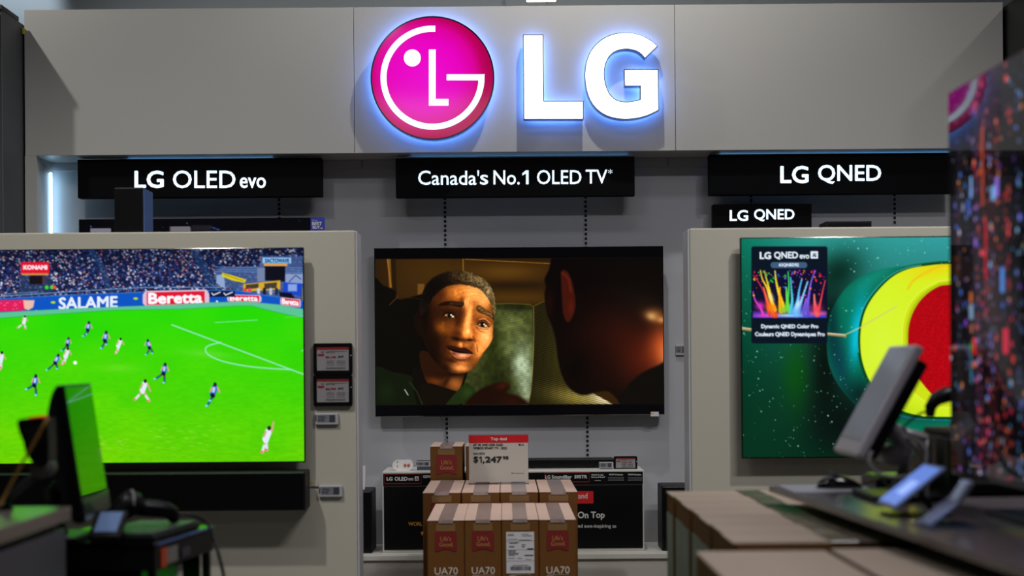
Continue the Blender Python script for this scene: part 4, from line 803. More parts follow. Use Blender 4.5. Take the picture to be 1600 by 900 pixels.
def outline(name, x0, y0, x1, y1, Y, w_, m, parent):
    mb = MB()
    for (a, b, c_, d) in ((x0, y0, x1, y0 + w_), (x0, y1 - w_, x1, y1), (x0, y0, x0 + w_, y1), (x1 - w_, y0, x1, y1)): p, q = P(a, b, Y), P(c_, d, Y); mb.box(p.x, q.x, Y, Y + .0006, q.z, p.z)
    mb.build(name, m, parent)
frt = lambda q, r: P(q, r, YR - .0092)
text_mesh('strip_lettering', [('LG', 604, 613.5, 751, 745.2, .35), ('OLED', 616.5, 637, 751.2, 745, .3), ('evo', 638, 646, 751, 746.8, .15), ('G5W', 661, 673.5, 747, 742.3, .25)], frt, M_TXT, rl); p, q = P(648, 744.5, YR - .009), P(654.5, 751, YR - .009); MB().box(p.x, q.x, YR - .0092, YR - .0086, q.z, p.z).build('badge', M_TXT, rl)
text_mesh('badge_lettering', [('AI', 649.3, 653.3, 750, 745.5, .1)], lambda q, r: P(q, r, YR - .0098), M_INK, rl)
outline('red_outline', 600, 740.5, 658.5, 756, YR - .0091, .7, M_RED, rl); text_mesh('poster_lettering', [('WORL', 638, 660, 821.5, 815.5, .1)], lambda q, r: P(q, r, YR - .0068), M_GOLD, rl)
sx, sy = 661, 833; stp = []
for k in range(10):
    a = math.pi / 2 + k * math.pi / 5; rd = 4.6 if k % 2 == 0 else 1.9; stp.append((sx + rd * math.cos(a), sy - rd * math.sin(a)))
prism_px('gold_star', stp, YR - .0072, YR - .0063, M_GOLD, rl)
text_mesh('strip_lettering', [('SoundBar', 862, 893.5, 747.8 + .2, 742.2, .25), ('S95TR', 897.5, 917.5, 747.6, 742, .3), ('LG', 852, 860, 748, 742.3, .25), ('WOW 9.1.5ch', 924, 943, 743.5, 740.8, .12), ('Surround Sound', 924, 945, 746.8, 744, .1), ('WOW Orchestra', 951.5, 973.5, 743, 740.2, .12), ('WOW Interface', 981, 1002, 743, 740.2, .12), ('wireless', 929, 939, 751.5, 749.8, .05)], frt, M_TXT, rr)
outline('red_outline', 850.5, 738.5, 921.5, 753.5, YR - .0091, .7, M_RED, rr)
mb = MB()
for x0, x1 in ((950, 975), (981, 1003)):
    for v in (745.8, 748, 750): p, q = P(x0, v, YR - .009), P(x1, v + .6, YR - .009); mb.box(p.x, q.x, YR - .009, YR - .0085, q.z, p.z)
mb.build('text_lines', mat('grey_print', (110, 110, 112), .6), rr)
p0 = rrect(880, 927.3, 767.5, 786.8, 1.5); prism_px('red_button', p0, YR - .0075, YR - .0063, M_REDP, rr)
text_mesh('red_button_lettering', [('and', 903.5, 918, 779.3, 770.3, .15)], lambda q, r: P(q, r, YR - .0082), M_TXT, rr)
text_mesh('poster_lettering', [('On', 902.5, 919.5, 810, 799.3, .45), ('Top', 923, 945, 812.5, 799.3, .45), ('nd awe-inspiring as', 903, 963, 826.3, 819, .12)], lambda q, r: P(q, r, YR - .0068), M_TXT, rr)
# items on the cases
a, b = P(829, 717.5, 7.08), P(960, 734.5, 7.08); o = empty('soundbar', ((a.x + b.x) / 2, 7.08, zr), 'low black soundbar lying on the right display case', 'soundbar')
MB().box(a.x - .1, b.x, 7.08, 7.2, zr + .006, a.z, .005).build('body', M_SATIN, o); MB().box(a.x - .095, b.x - .005, 7.076, 7.0795, zr + .01, a.z - .006).build('grille', M_BLACK, o)
mb = MB()
for x in (a.x, b.x - .03): mb.box(x, x + .02, 7.1, 7.18, zr, zr + .0058)
mb.build('foot', M_BLACK, o)
o = shelf_tag(936, 722, 958.5, 732.5, 7.0, 'small white electronic price label leaning on the low soundbar on the right display case', .012)
p = P(947, 732.5, 7.0); MB().box(p.x - .03, p.x + .03, 6.995, 7.03, zr, p.z, .002).build('stand', M_DARK, o)
o = price_tablet(959, 713, 996, 733.8, 7.0, 'black-framed price tablet standing at the right end of the right display case', None, '$1,299', .012)
p = P(977, 733.6, 7.0); MB().box(p.x - .04, p.x + .04, 7.0005, 7.05, zr, max(p.z, zr + .003), .001, 1).build('stand', M_BLACK, o)
a, b = P(613, 719, 7.02), P(645.5, 733.5, 7.02)
o = empty('demo_button_unit', ((a.x + b.x) / 2, 7.02, zr), 'white rounded demo button unit with two red buttons on the left display case', 'demo button unit')
mb = MB(); hh = (a.z - zr); pts = rrect(a.x, b.x, zr, a.z, hh * .49, 8); mb.prism(pts, lambda p, q, k: Vector((p, 7.02 + k * .04, q))); mb.build('body', mat('white_plastic', (222, 220, 218), .3), o)
mb = MB()
for x in (633, 638.5): p = P(x, 726.8, 7.019); mb.tube([(p.x, 7.0195, p.z), (p.x, 7.016, p.z)], .0075, 12)
mb.build('red_button', mat('soft_red', (190, 90, 84), .4), o); mb = MB()
for y in (721.5, 728.5): p = P(621, y, 7.019); mb.tube([(p.x, 7.0195, p.z), (p.x, 7.017, p.z)], .0025, 8)
mb.build('small_button', M_DARK, o)
o = shelf_tag(650, 721, 673, 729, 7.02, 'small purple-grey electronic price label on a dark stand on the left display case', .01); p = P(661.5, 729, 7.02)
MB().box(p.x - .032, p.x + .035, 7.022, 7.05, zr, p.z, .002).build('stand', mat('blue_dark', (58, 62, 82), .4), o); q = P(661, 719.5, 7.03); MB().box(q.x - .032, q.x + .035, 7.031, 7.05, p.z, q.z, .002).build('backing', M_BLACK, o)
def speaker(px0, px1, py, Y, depth, label):
    a, b = P(px0, py, Y), P(px1, py, Y); o = empty('subwoofer', ((a.x + b.x) / 2, Y, zpl), label, 'speaker')
    MB().box(a.x, b.x, Y + .006, Y + depth, zpl, a.z, .006).build('cabinet', M_SATIN, o); MB().box(a.x + .005, b.x - .005, Y, Y + .0055, zpl + .006, a.z - .006, .003).build('grille', M_BLACK, o)
speaker(530, 581, 767, 6.93, .22, 'black subwoofer on the plinth at left, half behind the left partition'); speaker(1034, 1086, 759, 6.93, .2, 'black subwoofer on the plinth at right, half behind the right partition')
a, b = P(556, 728, 7.0), P(571, 768, 7.0)
o = empty('leaflet_stand', ((a.x + b.x) / 2, 7.0, b.z), 'white folded card standing on the left subwoofer beside the partition', 'leaflet'); zb = P(581, 767, 6.93).z
mb = MB(); mb.prism([(a.x, zb), (b.x - .003, zb), (b.x, a.z), (a.x, a.z)], lambda p, q, k: Vector((p, 7.0 + k * .004 + (q - zb) * .1, q))); mb.build('card', M_SHIP, o)
mb = MB(); mb.box(a.x + .01, b.x - .012, 7.0065, 7.0085, zb + .085, zb + .087); mb.build('print', M_DARK, o)

# ------------------------------------------------------------------ brown television cartons
def fitbox(wd, dp, ht, ua=True, shiplabel=False, badge=True, topcol=M_CARDTOP, bs=1.0):
    """carton at the origin: front face at y=0"""
    o = bpy.data.objects.new('cardboard_box', None); COL.objects.link(o); o.empty_display_size = .05; o['category'] = 'box'
    MB().box(-wd / 2, wd / 2, 0, dp, 0, ht - .004, .003, 1).build('carton', M_CARD, o)
    mb = MB(); g = .0012
    for sx in (-1, 1): mb.box(min(sx * g, sx * wd / 2), max(sx * g, sx * wd / 2), -.002, dp, ht - .0038, ht, .001, 1)
    f_ = mb.build('top_flap', topcol, o)
    mb = MB(); mb.box(-wd * .2, wd * .2, -.0035, dp + .001, ht + .0003, ht + .0011); mb.box(-wd * .2, wd * .2, -.0042, -.0024, ht - .012, ht + .0011); mb.build('tape', M_TAPE, o)
    mb = MB(); mb.box(-wd * .26, wd * .26, -.0012, -.0004, ht - .041, ht - .0125); mb.build('front_tape', mat('tape_on_kraft', (128, 96, 60), .3), o)
    if badge:
        w2, z0, z1 = wd * (.29 if bs == 1 else .32), ht - .043 - .071 * bs, ht - .043
        pts = [(-w2, z1 - .004), (-w2 + .004, z1), (w2 - .004, z1), (w2, z1 - .004), (w2, z0 + .002), (w2 - .006, z0)] + [(w2 * .75 - k * w2 * 1.5 / 8, z0 + .009 * math.sin(math.pi * k / 8) ** 1) for k in range(1, 8)] + [(-w2 + .006, z0), (-w2, z0 + .002)]
        mb = MB(); mb.prism(pts, lambda a, b, k: Vector((a, -.0022 + k * .0009, b))); bd = mb.build('red_badge', M_RED, o)
        text_mesh('badge_lettering', [("Life's", -w2 * .5, w2 * .5, z0 + .038 * bs, z0 + .055 * bs, .0003), ('Good.', -w2 * .62, w2 * .72, z0 + .018 * bs, z0 + .034 * bs, .0003)], lambda a, b: Vector((a, -.0030, b)), M_KINK, o)
    if ua:
        text_mesh('front_lettering', [('UA70', -wd * .31, wd * .32, ht - .197, ht - .171, .0002), ('50"', -wd * .30, -wd * .12, ht - .209, ht - .202, 0)], lambda a, b: Vector((a, -.0016, b)), M_PRINTG, o)
        MB().box(-wd * .05 - .03, wd * .30, -.0016, -.001, ht - .2015, ht - .2005).build('printed_rule', M_PRINTG, o)
    if shiplabel:
        w2, z0, z1 = wd * .38, ht - .196, ht - .046
        MB().box(-w2, w2, -.0026, -.0012, z0, z1).build('shipping_label', M_SHIP, o); mb = MB(); f = lambda a, b, c_, d: mb.box(-w2 + 2 * w2 * a, -w2 + 2 * w2 * c_, -.0032, -.0027, z1 - (z1 - z0) * d, z1 - (z1 - z0) * b)
        r = random.Random(3); f(.0, .215, 1, .219); f(.0, .43, 1, .434); f(.0, .70, .0 + 1, .703); f(.75, .395, .97, .425); f(.65, .555, .97, .58)
        for v, a, b in ((.05, .06, .26), (.08, .06, .3), (.05, .55, .8), (.09, .55, .92), (.17, .06, .4), (.19, .45, .9), (.25, .1, .45), (.27, .12, .4), (.30, .55, .7), (.34, .1, .3), (.36, .1, .28), (.33, .55, .66), (.36, .55, .68), (.51, .08, .45), (.535, .08, .42), (.56, .08, .3), (.63, .06, .3), (.63, .4, .55), (.66, .7, .9), (.80, .22, .78)): f(a, v, b, v + .011)
        x = .14
        while x < .88: wd_ = r.choice((.006, .01, .018)); f(x, .83, x + wd_, .93); x += wd_ + r.choice((.008, .014))
        x = .08
        while x < .34: wd_ = r.choice((.008, .016)); f(x, .44, x + wd_, .50); x += wd_ + .012
        mb.build('label_print', M_INK, o)
    return o
# front row (UA70), four side by side on the floor
YB3, YB2, YB1 = 5.15, 5.80, 6.46
g = 'row of four cartons with UA70 print in front'
zt = Z_(811.8, YB3, 791); w3 = .1335
cx = [X_((a + b) / 2, YB3, 811) for a, b in ((668, 724.5), (726, 782.5), (784.5, 840.5), (842.5, 899.5))]
b0 = fitbox(w3, .62, zt); b0.location = (cx[0], YB3, 0); b0['label'] = 'front row brown carton with UA70 print and red badge, leftmost'; b0['group'] = g
copy_tree(b0, (cx[1], YB3 + .004, 0), 'front row brown carton with red badge, second from left, beside the white-labelled one', g)
b1 = fitbox(w3, .62, zt + .001, True, True, False); b1.location = (cx[2], YB3, 0); b1['label'] = 'front row brown carton with a white shipping label'; b1['group'] = g
copy_tree(b0, (cx[3], YB3, 0), 'front row brown carton with UA70 print and red badge, rightmost', g)
# second row
zt2 = Z_(768.6, YB2, 791); w2_ = .1545; cx = [X_((a + b) / 2, YB2, 768) for a, b in ((660, 720), (721.5, 780.5), (782, 840.5), (842.5, 902.5))]; g2 = 'row of four plain-topped cartons behind the front row'
c0 = fitbox(w2_, .62, zt2, False); c0.location = (cx[0], YB2, 0); c0['label'] = 'second row brown carton, leftmost, under the single raised carton'; c0['group'] = g2
for k, lb in ((1, 'second row brown carton under the left half of the Top deal sign'), (2, 'second row brown carton under the right half of the Top deal sign'), (3, 'second row brown carton, rightmost')):
    copy_tree(c0, (cx[k], YB2 + (.003 if k == 2 else 0), 0), lb, g2)
# raised cartons at the back, on two hidden ones
zt1 = Z_(696.8, YB1, 700); w1 = .1465; hh = .315
cxa, cxb = X_(697.3, YB1, 700), X_(751.5, YB1, 700)
lo = fitbox(w1, .34, zt1 - hh - .002, False); lo.location = (cxa, YB1, 0); lo['label'] = 'hidden brown carton supporting the raised carton left of the Top deal sign'; lo['group'] = 'cartons under the raised pair'
lo2 = copy_tree(lo, (cxb, YB1, 0), 'hidden brown carton supporting the carton behind the Top deal sign', 'cartons under the raised pair')
d0 = fitbox(w1, .34, hh, False, bs=1.22); d0.location = (cxa, YB1, zt1 - hh); d0['label'] = 'raised brown carton with red badge, left of the Top deal sign'; d0['group'] = 'raised pair of cartons'
copy_tree(d0, (cxb + .004, YB1 + .004, zt1 - hh), 'raised brown carton mostly hidden behind the Top deal sign', 'raised pair of cartons')
# Top deal sign
YT = 6.2; fr = lambda q, r: P(q, r, YT - .0016)
a, b = P(732.5, 680, YT), P(825.5, 752.5, YT); zbase = zt2 + .0014
o = empty('price_sign', ((a.x + b.x) / 2, YT, zbase), 'white Top deal price sign in a clear holder standing on the second row of cartons', 'price sign')
MB().box(a.x, b.x, YT, YT + .001, b.z, a.z).build('paper', mat('sign_paper', (188, 183, 174), .5), o)
p, q = P(732.5, 680, YT), P(825.5, 691.5, YT); MB().box(p.x, q.x, YT - .0008, YT - .0002, q.z, p.z).build('red_banner', mat('sign_red', (196, 26, 34), .35), o)
text_mesh('banner_lettering', [('Top deal', 766.5, 792, 689.5, 683.3, .25)], fr, M_SHIP, o)
text_mesh('price_lettering', [('$', 739.7, 747.3, 724, 712.8, .5), ('1', 748.3, 752.8, 723.2, 713.2, 0), (',', 754, 757, 725.2, 720.6, .4), ('247', 758, 784.5, 723.2, 713, .7), ('98', 785.5, 794.6, 718.2, 712.6, .3)], fr, M_INK, o)
text_mesh('small_lettering', [('55" 4K UHD HDR OLED', 739.5, 786, 697, 693.1, .15), ('WEBOS SMART TV - 2025', 739.5, 792, 702.2, 698.2, .15), ('Save $252', 739.5, 758, 710.6, 707, .1), ('LG', 813.8, 818.5, 696.3, 693.5, .1), ('Offer ends Aug', 798, 818, 740.2, 738.6, .05)], fr, M_INK, o)
v = P(811.7, 694.9, YT); MB().tube([(v.x, YT - .0002, v.z), (v.x, YT - .0016, v.z)], .0042, 12).build('logo_dot', M_INK, o)
mb = MB(); mb.box(a.x - .003, b.x + .003, YT + .0015, YT + .0035, zbase, a.z + .004); mb.box(a.x - .003, b.x + .003, YT - .03, YT + .0014, zbase, zbase + .002); mb.build('clear_holder', mat('clear_acrylic', (235, 238, 245), .05, trans=1, coat=.2), o)

# ------------------------------------------------------------------ near right: counter, cartons, screens
zc = 1.10
cl = .745
ct = empty('sales_counter', (1.4, 2.7, 0), 'dark glossy sales counter at right in front of the near television', 'counter')
mb = MB(); mb.prism([(.655, 3.56), (2.4, 3.56), (2.4, 1.5), (.79, 1.5)], lambda a, b, k: Vector((a, b, zc - .014 * k))); mb.build('worktop', mat('counter_top', (96, 90, 92), .24, noise=.08, nscale=10), ct)
MB().box(1.3, 2.35, 1.55, 3.5, 0, zc - .0145).build('cabinet', M_DARK, ct)
zb = 1.052
def sidebox(w_, d_, h_, tape=True):
    o = bpy.data.objects.new('cardboard_box', None); COL.objects.link(o); o['category'] = 'box'; o.empty_display_size = .05
    MB().box(0, w_, -d_ / 2, d_ / 2, 0, h_ - .004, .008, 3).build('carton', M_CARD, o)
    mb = MB()
    for s_ in (-1, 1): mb.box(-.003, w_, min(s_ * .0015, s_ * (d_ / 2 - .003)), max(s_ * .0015, s_ * (d_ / 2 - .003)), h_ - .0038, h_, .002, 2)
    mb.build('top_flap', M_CARDR, o)
    if tape: MB().box(.19, .255, -d_ / 2 + .001, d_ / 2 - .001, h_ + .0002, h_ + .0015, .0005, 1).build('tape', mat('green_clear_tape', (118, 112, 94), .14, noise=.35, nscale=30, bump=.6), o)
    mb = MB(); mb.box(-.0022, -.0004, -d_ / 2 + .012, d_ / 2 - .012, h_ - .30, h_ - .055); mb.build('end_label', mat('pale_green_label', (108, 118, 108), .5, noise=.25, nscale=9), o)
    return o
n = 7; y0_, y1_ = 2.80, 3.98; dd = (y1_ - y0_) / n
e0 = sidebox(.46, dd - .004, zb); names = ['first', 'second', 'third', 'fourth', 'fifth', 'sixth', 'last']
for k in range(n):
    lb = 'brown carton in the row left of the counter, %s from its near end' % names[k]
    loc = (.447 + (.004 if k % 2 else 0), y0_ + dd * (k + .5), 0)
    if k == 0: e0.location = loc; e0['label'] = lb; e0['group'] = 'row of cartons beside the counter'
    else: copy_tree(e0, loc, lb, 'row of cartons beside the counter')
def nearbox(x0, x1, y0, y1, h_, lb):
    o = empty('cardboard_box', ((x0 + x1) / 2, (y0 + y1) / 2, 0), lb, 'box', 'nearest pair of cartons')
    MB().box(x0, x1, y0, y1, 0, h_ - .004, .008, 3).build('carton', M_CARD, o); MB().box(x0, x1, y0, y1, h_ - .0039, h_, .0018, 1).build('top_flap', M_CARDR, o)
nearbox(.358, .605, 1.9, 2.71, zb - .004, 'nearest brown carton at the bottom edge, left of the pair'); nearbox(.612, 1.02, 1.9, 2.70, zb, 'nearest brown carton at the bottom edge, right of the pair, partly under the counter')

def panel(corner, ew, eh, W, H, T, name, m, parent, bev=.004, shift=(0, 0), off=0):
    """box spanned by unit vectors ew (width) and eh (height); n outwards"""
    n_ = ew.cross(eh).normalized(); M = Matrix.Identity(4)
    for i in range(3): M[i][0] = ew[i]; M[i][1] = n_[i]; M[i][2] = eh[i]
    M.translation = corner; mb = MB(); mb.box(shift[0], shift[0] + W, off, off + T, shift[1], shift[1] + H, bev, 3, M); return mb.build(name, m, parent)
# point-of-sale monitor, right, leaning back
ew = Vector((0, 1, 0)); eh = Vector((.1305, 0, .2345)).normalized()
c0_ = Vector((.752, 3.07, 1.205)); nn = ew.cross(eh).normalized()    # outwards normal towards +x -z
o = empty('sales_monitor', (.86, 3.2, zc), 'grey point of sale monitor leaning back on the counter at right, seen from its side', 'monitor')
M_MON = mat('monitor_grey', (185, 183, 188), .35)
panel(c0_, ew, eh, .215, .275, .022, 'bezel', M_MON, o, .006, (0, 0), 0)
panel(c0_, ew, eh, .19, .225, .0015, 'screen', mat('dark_glass', (60, 61, 66), .12, emit=(96, 99, 106), es=.8), o, .0004, (.0125, .038), -.0018)
panel(c0_, ew, eh, .19, .24, .028, 'rear_housing', M_BLACK, o, .01, (.012, .012), .0225)
q0 = c0_ + ew * .1 + eh * .10 + nn * .05
MB().tube([q0, Vector((.90, 3.19, 1.215)), Vector((.885, 3.2, 1.13)), Vector((.88, 3.2, zc + .012))], [.018, .02, .02, .024], 12).build('neck', M_GREY, o)
MB().box(.80, .96, 3.10, 3.31, zc, zc + .014, .006, 3).build('base', M_BLACK, o)
MB().tube([(.86, 3.12, 1.2), (.86, 3.27, 1.2)], .022, 14).build('hinge', M_GREY, o)
# mouse and mouse pad
o = MB().box(.672, .885, 3.34, 3.535, zc, zc + .004, .0015, 1).build('mouse_pad', mat('pad_grey', (140, 142, 150), .5)); tag(o, 'pale grey mouse pad on the counter under the black mouse', 'mouse pad')
o = empty('computer_mouse', (.80, 3.43, zc + .004), 'black computer mouse lying on the grey pad', 'mouse')
mb = MB(); pts = []; nx_, ny_ = 14, 10; vs = []
for i in range(nx_ + 1):
    row = []; t = i / nx_
    for j in range(ny_ + 1):
        s_ = j / ny_ * math.pi; hw = .031 * math.sin(math.pi * min(max(t, .0), 1)) ** .45; hz = .037 * math.sin(math.pi * t) ** .6 * (1.1 - .45 * t)
        row.append(mb.bm.verts.new((.744 + .115 * t, 3.43 + hw * math.cos(s_), zc + .0045 + hz * math.sin(s_) ** .8)))
    vs.append(row)
for i in range(nx_):
    for j in range(ny_): mb.bm.faces.new((vs[i][j], vs[i + 1][j], vs[i + 1][j + 1], vs[i][j + 1]))
bmesh.ops.remove_doubles(mb.bm, verts=mb.bm.verts[:], dist=.0002); bmesh.ops.holes_fill(mb.bm, edges=mb.bm.edges[:]); mb.build('shell', M_BLACKG, o, True)
MB().tube([(.772, 3.43, zc + .040), (.79, 3.43, zc + .0405)], .003, 8).build('scroll_wheel', M_DARK, o)
o = MB().tube([(.859, 3.43, zc + .014), (.88, 3.42, zc + .02), (.89, 3.36, zc + .025), (.90, 3.33, zc + .006)], .0022, 6).build('mouse_cable', M_BLACK); tag(o, 'thin black cable running from the mouse', 'cable')
# tilted tablet, the blue it reflects put in as emission
ew = Vector((0, 1, 0)); eh = Vector((.103, 0, .080)).normalized(); c0_ = Vector((.752, 2.77, zc + .022))
o = empty('tilted_tablet', (.80, 2.84, zc), 'tilted tablet with reflected blue as glow on the counter in front of the monitor', 'tablet')
panel(c0_, ew, eh, .13, .128, .007, 'casing', mat('blue_lit_plastic', (120, 140, 190), .3), o, .003)
panel(c0_, ew, eh, .112, .112, .0012, 'screen', mat('blue_reflection_glow', (90, 110, 160), .15, emit=(104, 136, 222), es=.85), o, .0003, (.009, .008), -.0014)
panel(c0_, ew, eh, .05, .04, .0006, 'white_patch', mat('paler_reflection_glow', (150, 170, 220), .15, emit=(150, 180, 245), es=.85), o, .0002, (.03, .035), -.0022)
MB().tube([c0_ + ew * .065 + eh * .07 + Vector((.01, 0, -.01)), Vector((.85, 2.835, zc + .004))], .006, 8).build('support', M_BLACK, o); MB().box(.75, .88, 2.80, 2.87, zc, zc + .005, .002, 1).build('foot', M_BLACK, o)
# clear acrylic easel with glints
o = empty('acrylic_stand', (.85, 2.72, zc), 'clear acrylic stand catching blue-white light, in front of the tilted tablet', 'acrylic stand')
M_ACR = mat('acrylic_blue_glint', (170, 190, 235), .06, trans=.75, coat=1)
MB().box(.765, .86, 2.58, 2.70, zc, zc + .004, .0015, 1).build('foot', M_ACR, o)
panel(Vector((.772, 2.60, zc + .006)), Vector((0, 1, 0)), Vector((.09, 0, .07)).normalized(), .08, .07, .004, 'slanted_plate', M_ACR, o, .0015)
panel(Vector((.825, 2.62, zc + .045)), Vector((0, 1, 0)), Vector((.04, 0, .06)).normalized(), .05, .05, .012, 'clip', mat('glint_piece', (215, 225, 250), .12, .6), o, .004)  # bright metal piece put in for the glints on the acrylic
# black printer behind, handset and cables
o = empty('receipt_printer', (1.13, 3.33, zc), 'black receipt printer on the counter behind the near television edge', 'printer')
MB().box(1.0, 1.28, 3.22, 3.50, zc, zc + .135, .008).build('body', M_BLACK, o); MB().box(1.01, 1.27, 3.215, 3.45, zc + .136, zc + .150, .004).build('lid', M_SATIN, o); MB().box(1.02, 1.26, 3.205, 3.2195, zc + .03, zc + .06).build('paper_slot', M_DARK, o)
o = empty('barcode_scanner', (1.02, 3.36, zc + .15), 'black handheld scanner upright in its holder on the receipt printer', 'scanner')
a = lambda px, py, Y: P(px, py, Y)
MB().tube([a(1453, 652, 3.36), a(1454, 636, 3.36), a(1462, 624, 3.36), a(1478, 617, 3.36), a(1500, 612, 3.36)], [.010, .014, .017, .019, .016], 12).build('grip', M_BLACK, o)
MB().tube([a(1496, 614, 3.36), Vector((1.07, 3.36, 1.30)), Vector((1.06, 3.36, zc + .1535))], [.014, .011, .014], 10).build('holder', M_BLACK, o)
MB().tube([a(1454, 640, 3.36), a(1438, 646, 3.36), a(1425, 655, 3.37), a(1410, 668, 3.38), a(1400, 690, 3.38)], .0028, 6).build('cord', M_BLACK, o)
o = empty('monitor_arm', (.98, 3.3, zc), 'grey jointed arm linking the leaning monitor to the printer side', 'arm')
MB().tube([a(1402, 675, 3.33), a(1425, 678, 3.33), a(1447, 686, 3.33)], [.014, .010, .012], 10).build('arm', M_GREY, o); MB().tube([Vector((a(1402, 675, 3.33).x, 3.315, a(1402, 675, 3.33).z)), Vector((a(1402, 675, 3.33).x, 3.345, a(1402, 675, 3.33).z))], .019, 16).build('joint', M_DARK, o)
q_ = a(1447, 686, 3.33); MB().tube([q_, (q_.x, 3.33, zc)], [.012, .014], 10).build('post', M_BLACK, o)
o = MB().tube(cr([tuple(a(1362, 706, 3.04)), tuple(a(1358, 722, 3.03)), tuple(a(1372, 740, 3.02)), tuple(a(1400, 746, 3.01)), tuple(a(1430, 741, 3.0)), tuple(a(1447, 722, 3.0)), tuple(a(1446, 700, 3.02)), tuple(a(1432, 688, 3.04)), tuple(a(1415, 686, 3.05)), (.90, 3.055, zc + .09), (.90, 3.05, zc + .003)], 5, False), .0045, 8).build('grey_cable', mat('cable_grey', (120, 118, 116), .5)); tag(o, 'looped grey cable under the leaning monitor', 'cable')
o = empty('paper_tray', (.93, 3.44, zc), 'dark tray with lime green paper edges behind the looped cable', 'tray')
MB().box(.875, .985, 3.37, 3.52, zc, zc + .03, .004).build('tray', M_BLACK, o)
mb = MB(); mb.box(.88, .98, 3.366, 3.369, zc + .003, zc + .010); mb.box(.885, .975, 3.38, 3.50, zc + .0305, zc + .036); mb.build('green_paper', mat('lime_paper', (96, 150, 30), .5), o)

# ------------------------------------------------------------------ near television, seen almost edge-on
th = math.radians(-1.4); far = Vector((P(1484, 450, 3.09).x, 3.09, 0)); dv = Vector((-math.sin(th), -math.cos(th), 0))
ZT0, ZT1 = zc + .062, Z_(148, 3.09, 791) - .004; LEN = 1.44
o = empty('near_television', (far.x, 2.4, zc), 'large glossy television at the right edge seen almost edge-on, showing blurred city lights', 'television')
ts = np.concatenate([np.linspace(.004, .62, 320), np.linspace(.623, LEN - .004, 60)]); zs = np.linspace(ZT1 - .004, ZT0 + .012, 380)
TT, ZZ = np.meshgrid(ts, zs); PT = np.stack([far.x + dv.x * TT - .0015, far.y + dv.y * TT, ZZ], -1)
uu = PT[..., 0] / PT[..., 1] * F; vv = (EYE - PT[..., 2]) / PT[..., 1] * F
cv = Canvas(TT, (ZT1 - ZZ)); c = cv
def paint_city(c):
    r = np.random.RandomState(8); c.C[:] = (8, 7, 10); H = ZT1 - ZT0
    # towers: dark blocks and lit columns in metres of the screen
    for k in range(26):
        x = r.rand() * LEN; w_ = .02 + .05 * r.rand(); y = .05 + .4 * r.rand(); i = np.nonzero((c.X > x) & (c.X < x + w_) & (c.Y > y))[0]; c.C[i] = c.C[i] * .4 + np.array([(22, 18, 22), (10, 10, 14), (34, 24, 24), (14, 14, 26)][k % 4]) * .6
    c.poly([(.22, -.05), (.30, -.05), (.275, .9), (.235, .9)], (80, 22, 26), .01, .35); c.poly([(.16, .02), (.19, .02), (.21, .9), (.15, .9)], (60, 34, 66), .01, .4)
    cols = [(.06, (60, 90, 200), .5), (.115, (80, 120, 210), .55), (.155, (150, 120, 200), 1.), (.18, (225, 60, 50), 1.4), (.215, (200, 50, 70), 1.6), (.24, (110, 150, 240), 1.2), (.285, (210, 90, 60), .9), (.335, (230, 50, 40), 1.5), (.39, (80, 130, 240), 1.2), (.45, (240, 150, 70), 1), (.52, (200, 60, 120), 1.2), (.60, (230, 60, 60), 1.4), (.7, (90, 150, 240), 1.3), (.85, (230, 120, 60), 1.5), (1.0, (200, 60, 80), 1.5), (1.2, (120, 150, 240), 1.5), (1.35, (230, 60, 50), 1.3)]
    for x0, col, dn in cols:
        for k in range(int(46 * dn)):
            x = x0 + r.randn() * .012 + .004; y = r.rand() * H; s_ = .0028 + .0045 * r.rand() ** 2; cc = np.clip(np.array(col) * (.5 + .7 * r.rand()) + r.rand(3) * 60, 0, 255); c.ell(x, y, s_ * .9, s_, cc, .5, 0, .35 + .5 * r.rand())
    pal = [(70, 120, 235), (90, 190, 240), (230, 60, 45), (240, 150, 80), (210, 205, 235), (140, 80, 220), (200, 40, 60)]
    for k in range(300):
        x = r.rand() * LEN if k < 160 else .02 + r.rand() * .45; y = (r.rand() ** .8) * H; s_ = .0025 + .006 * r.rand() ** 2; c.ell(x, y, s_ * .9, s_, pal[r.randint(7)], .4, 0, .3 + .5 * r.rand())
    # billboards
    for x, y, w_, h_, col in ((.135, .20, .012, .045, (130, 175, 240)), (.115, .245, .018, .02, (40, 90, 190)), (.255, .235, .02, .03, (110, 180, 240)), (.275, .22, .02, .04, (140, 110, 220)), (.085, .25, .012, .018, (130, 140, 170)), (.125, .465, .022, .032, (130, 160, 190)), (.128, .44, .014, .022, (220, 110, 40)), (.132, .505, .01, .02, (190, 120, 90)), (.128, .545, .007, .02, (30, 180, 50)), (.145, .535, .016, .035, (225, 24, 30)), (.142, .585, .02, .012, (200, 90, 30)), (.13, .57, .007, .06, (60, 140, 170)), (.20, .11, .012, .16, (180, 70, 40)), (.215, .30, .012, .12, (190, 16, 34)), (.30, .40, .02, .05, (80, 140, 230)), (.31, .52, .03, .05, (210, 30, 60)), (.155, .33, .018, .018, (130, 90, 190))):
        c.poly([(x, y), (x + w_, y), (x + w_, y + h_), (x, y + h_)], col, .002, .85)
paint_city(cv); screen_mesh('screen', PT, cv, screen_mat('city_picture', .035, 1.15, .5), o)
def along(t0, t1, d0, d1, z0, z1, name, m, bev=.002):
    e = dv; nrm = Vector((-e.y, e.x, 0)) if (-e.y) > 0 else Vector((e.y, -e.x, 0)); M = Matrix.Identity(4)
    for i in range(3): M[i][0] = e[i]; M[i][1] = nrm[i]; M[i][2] = (0, 0, 1)[i]
    M.translation = far; mb = MB(); mb.box(t0, t1, d0, d1, z0, z1, bev, 2, M); return mb.build(name, m, o)
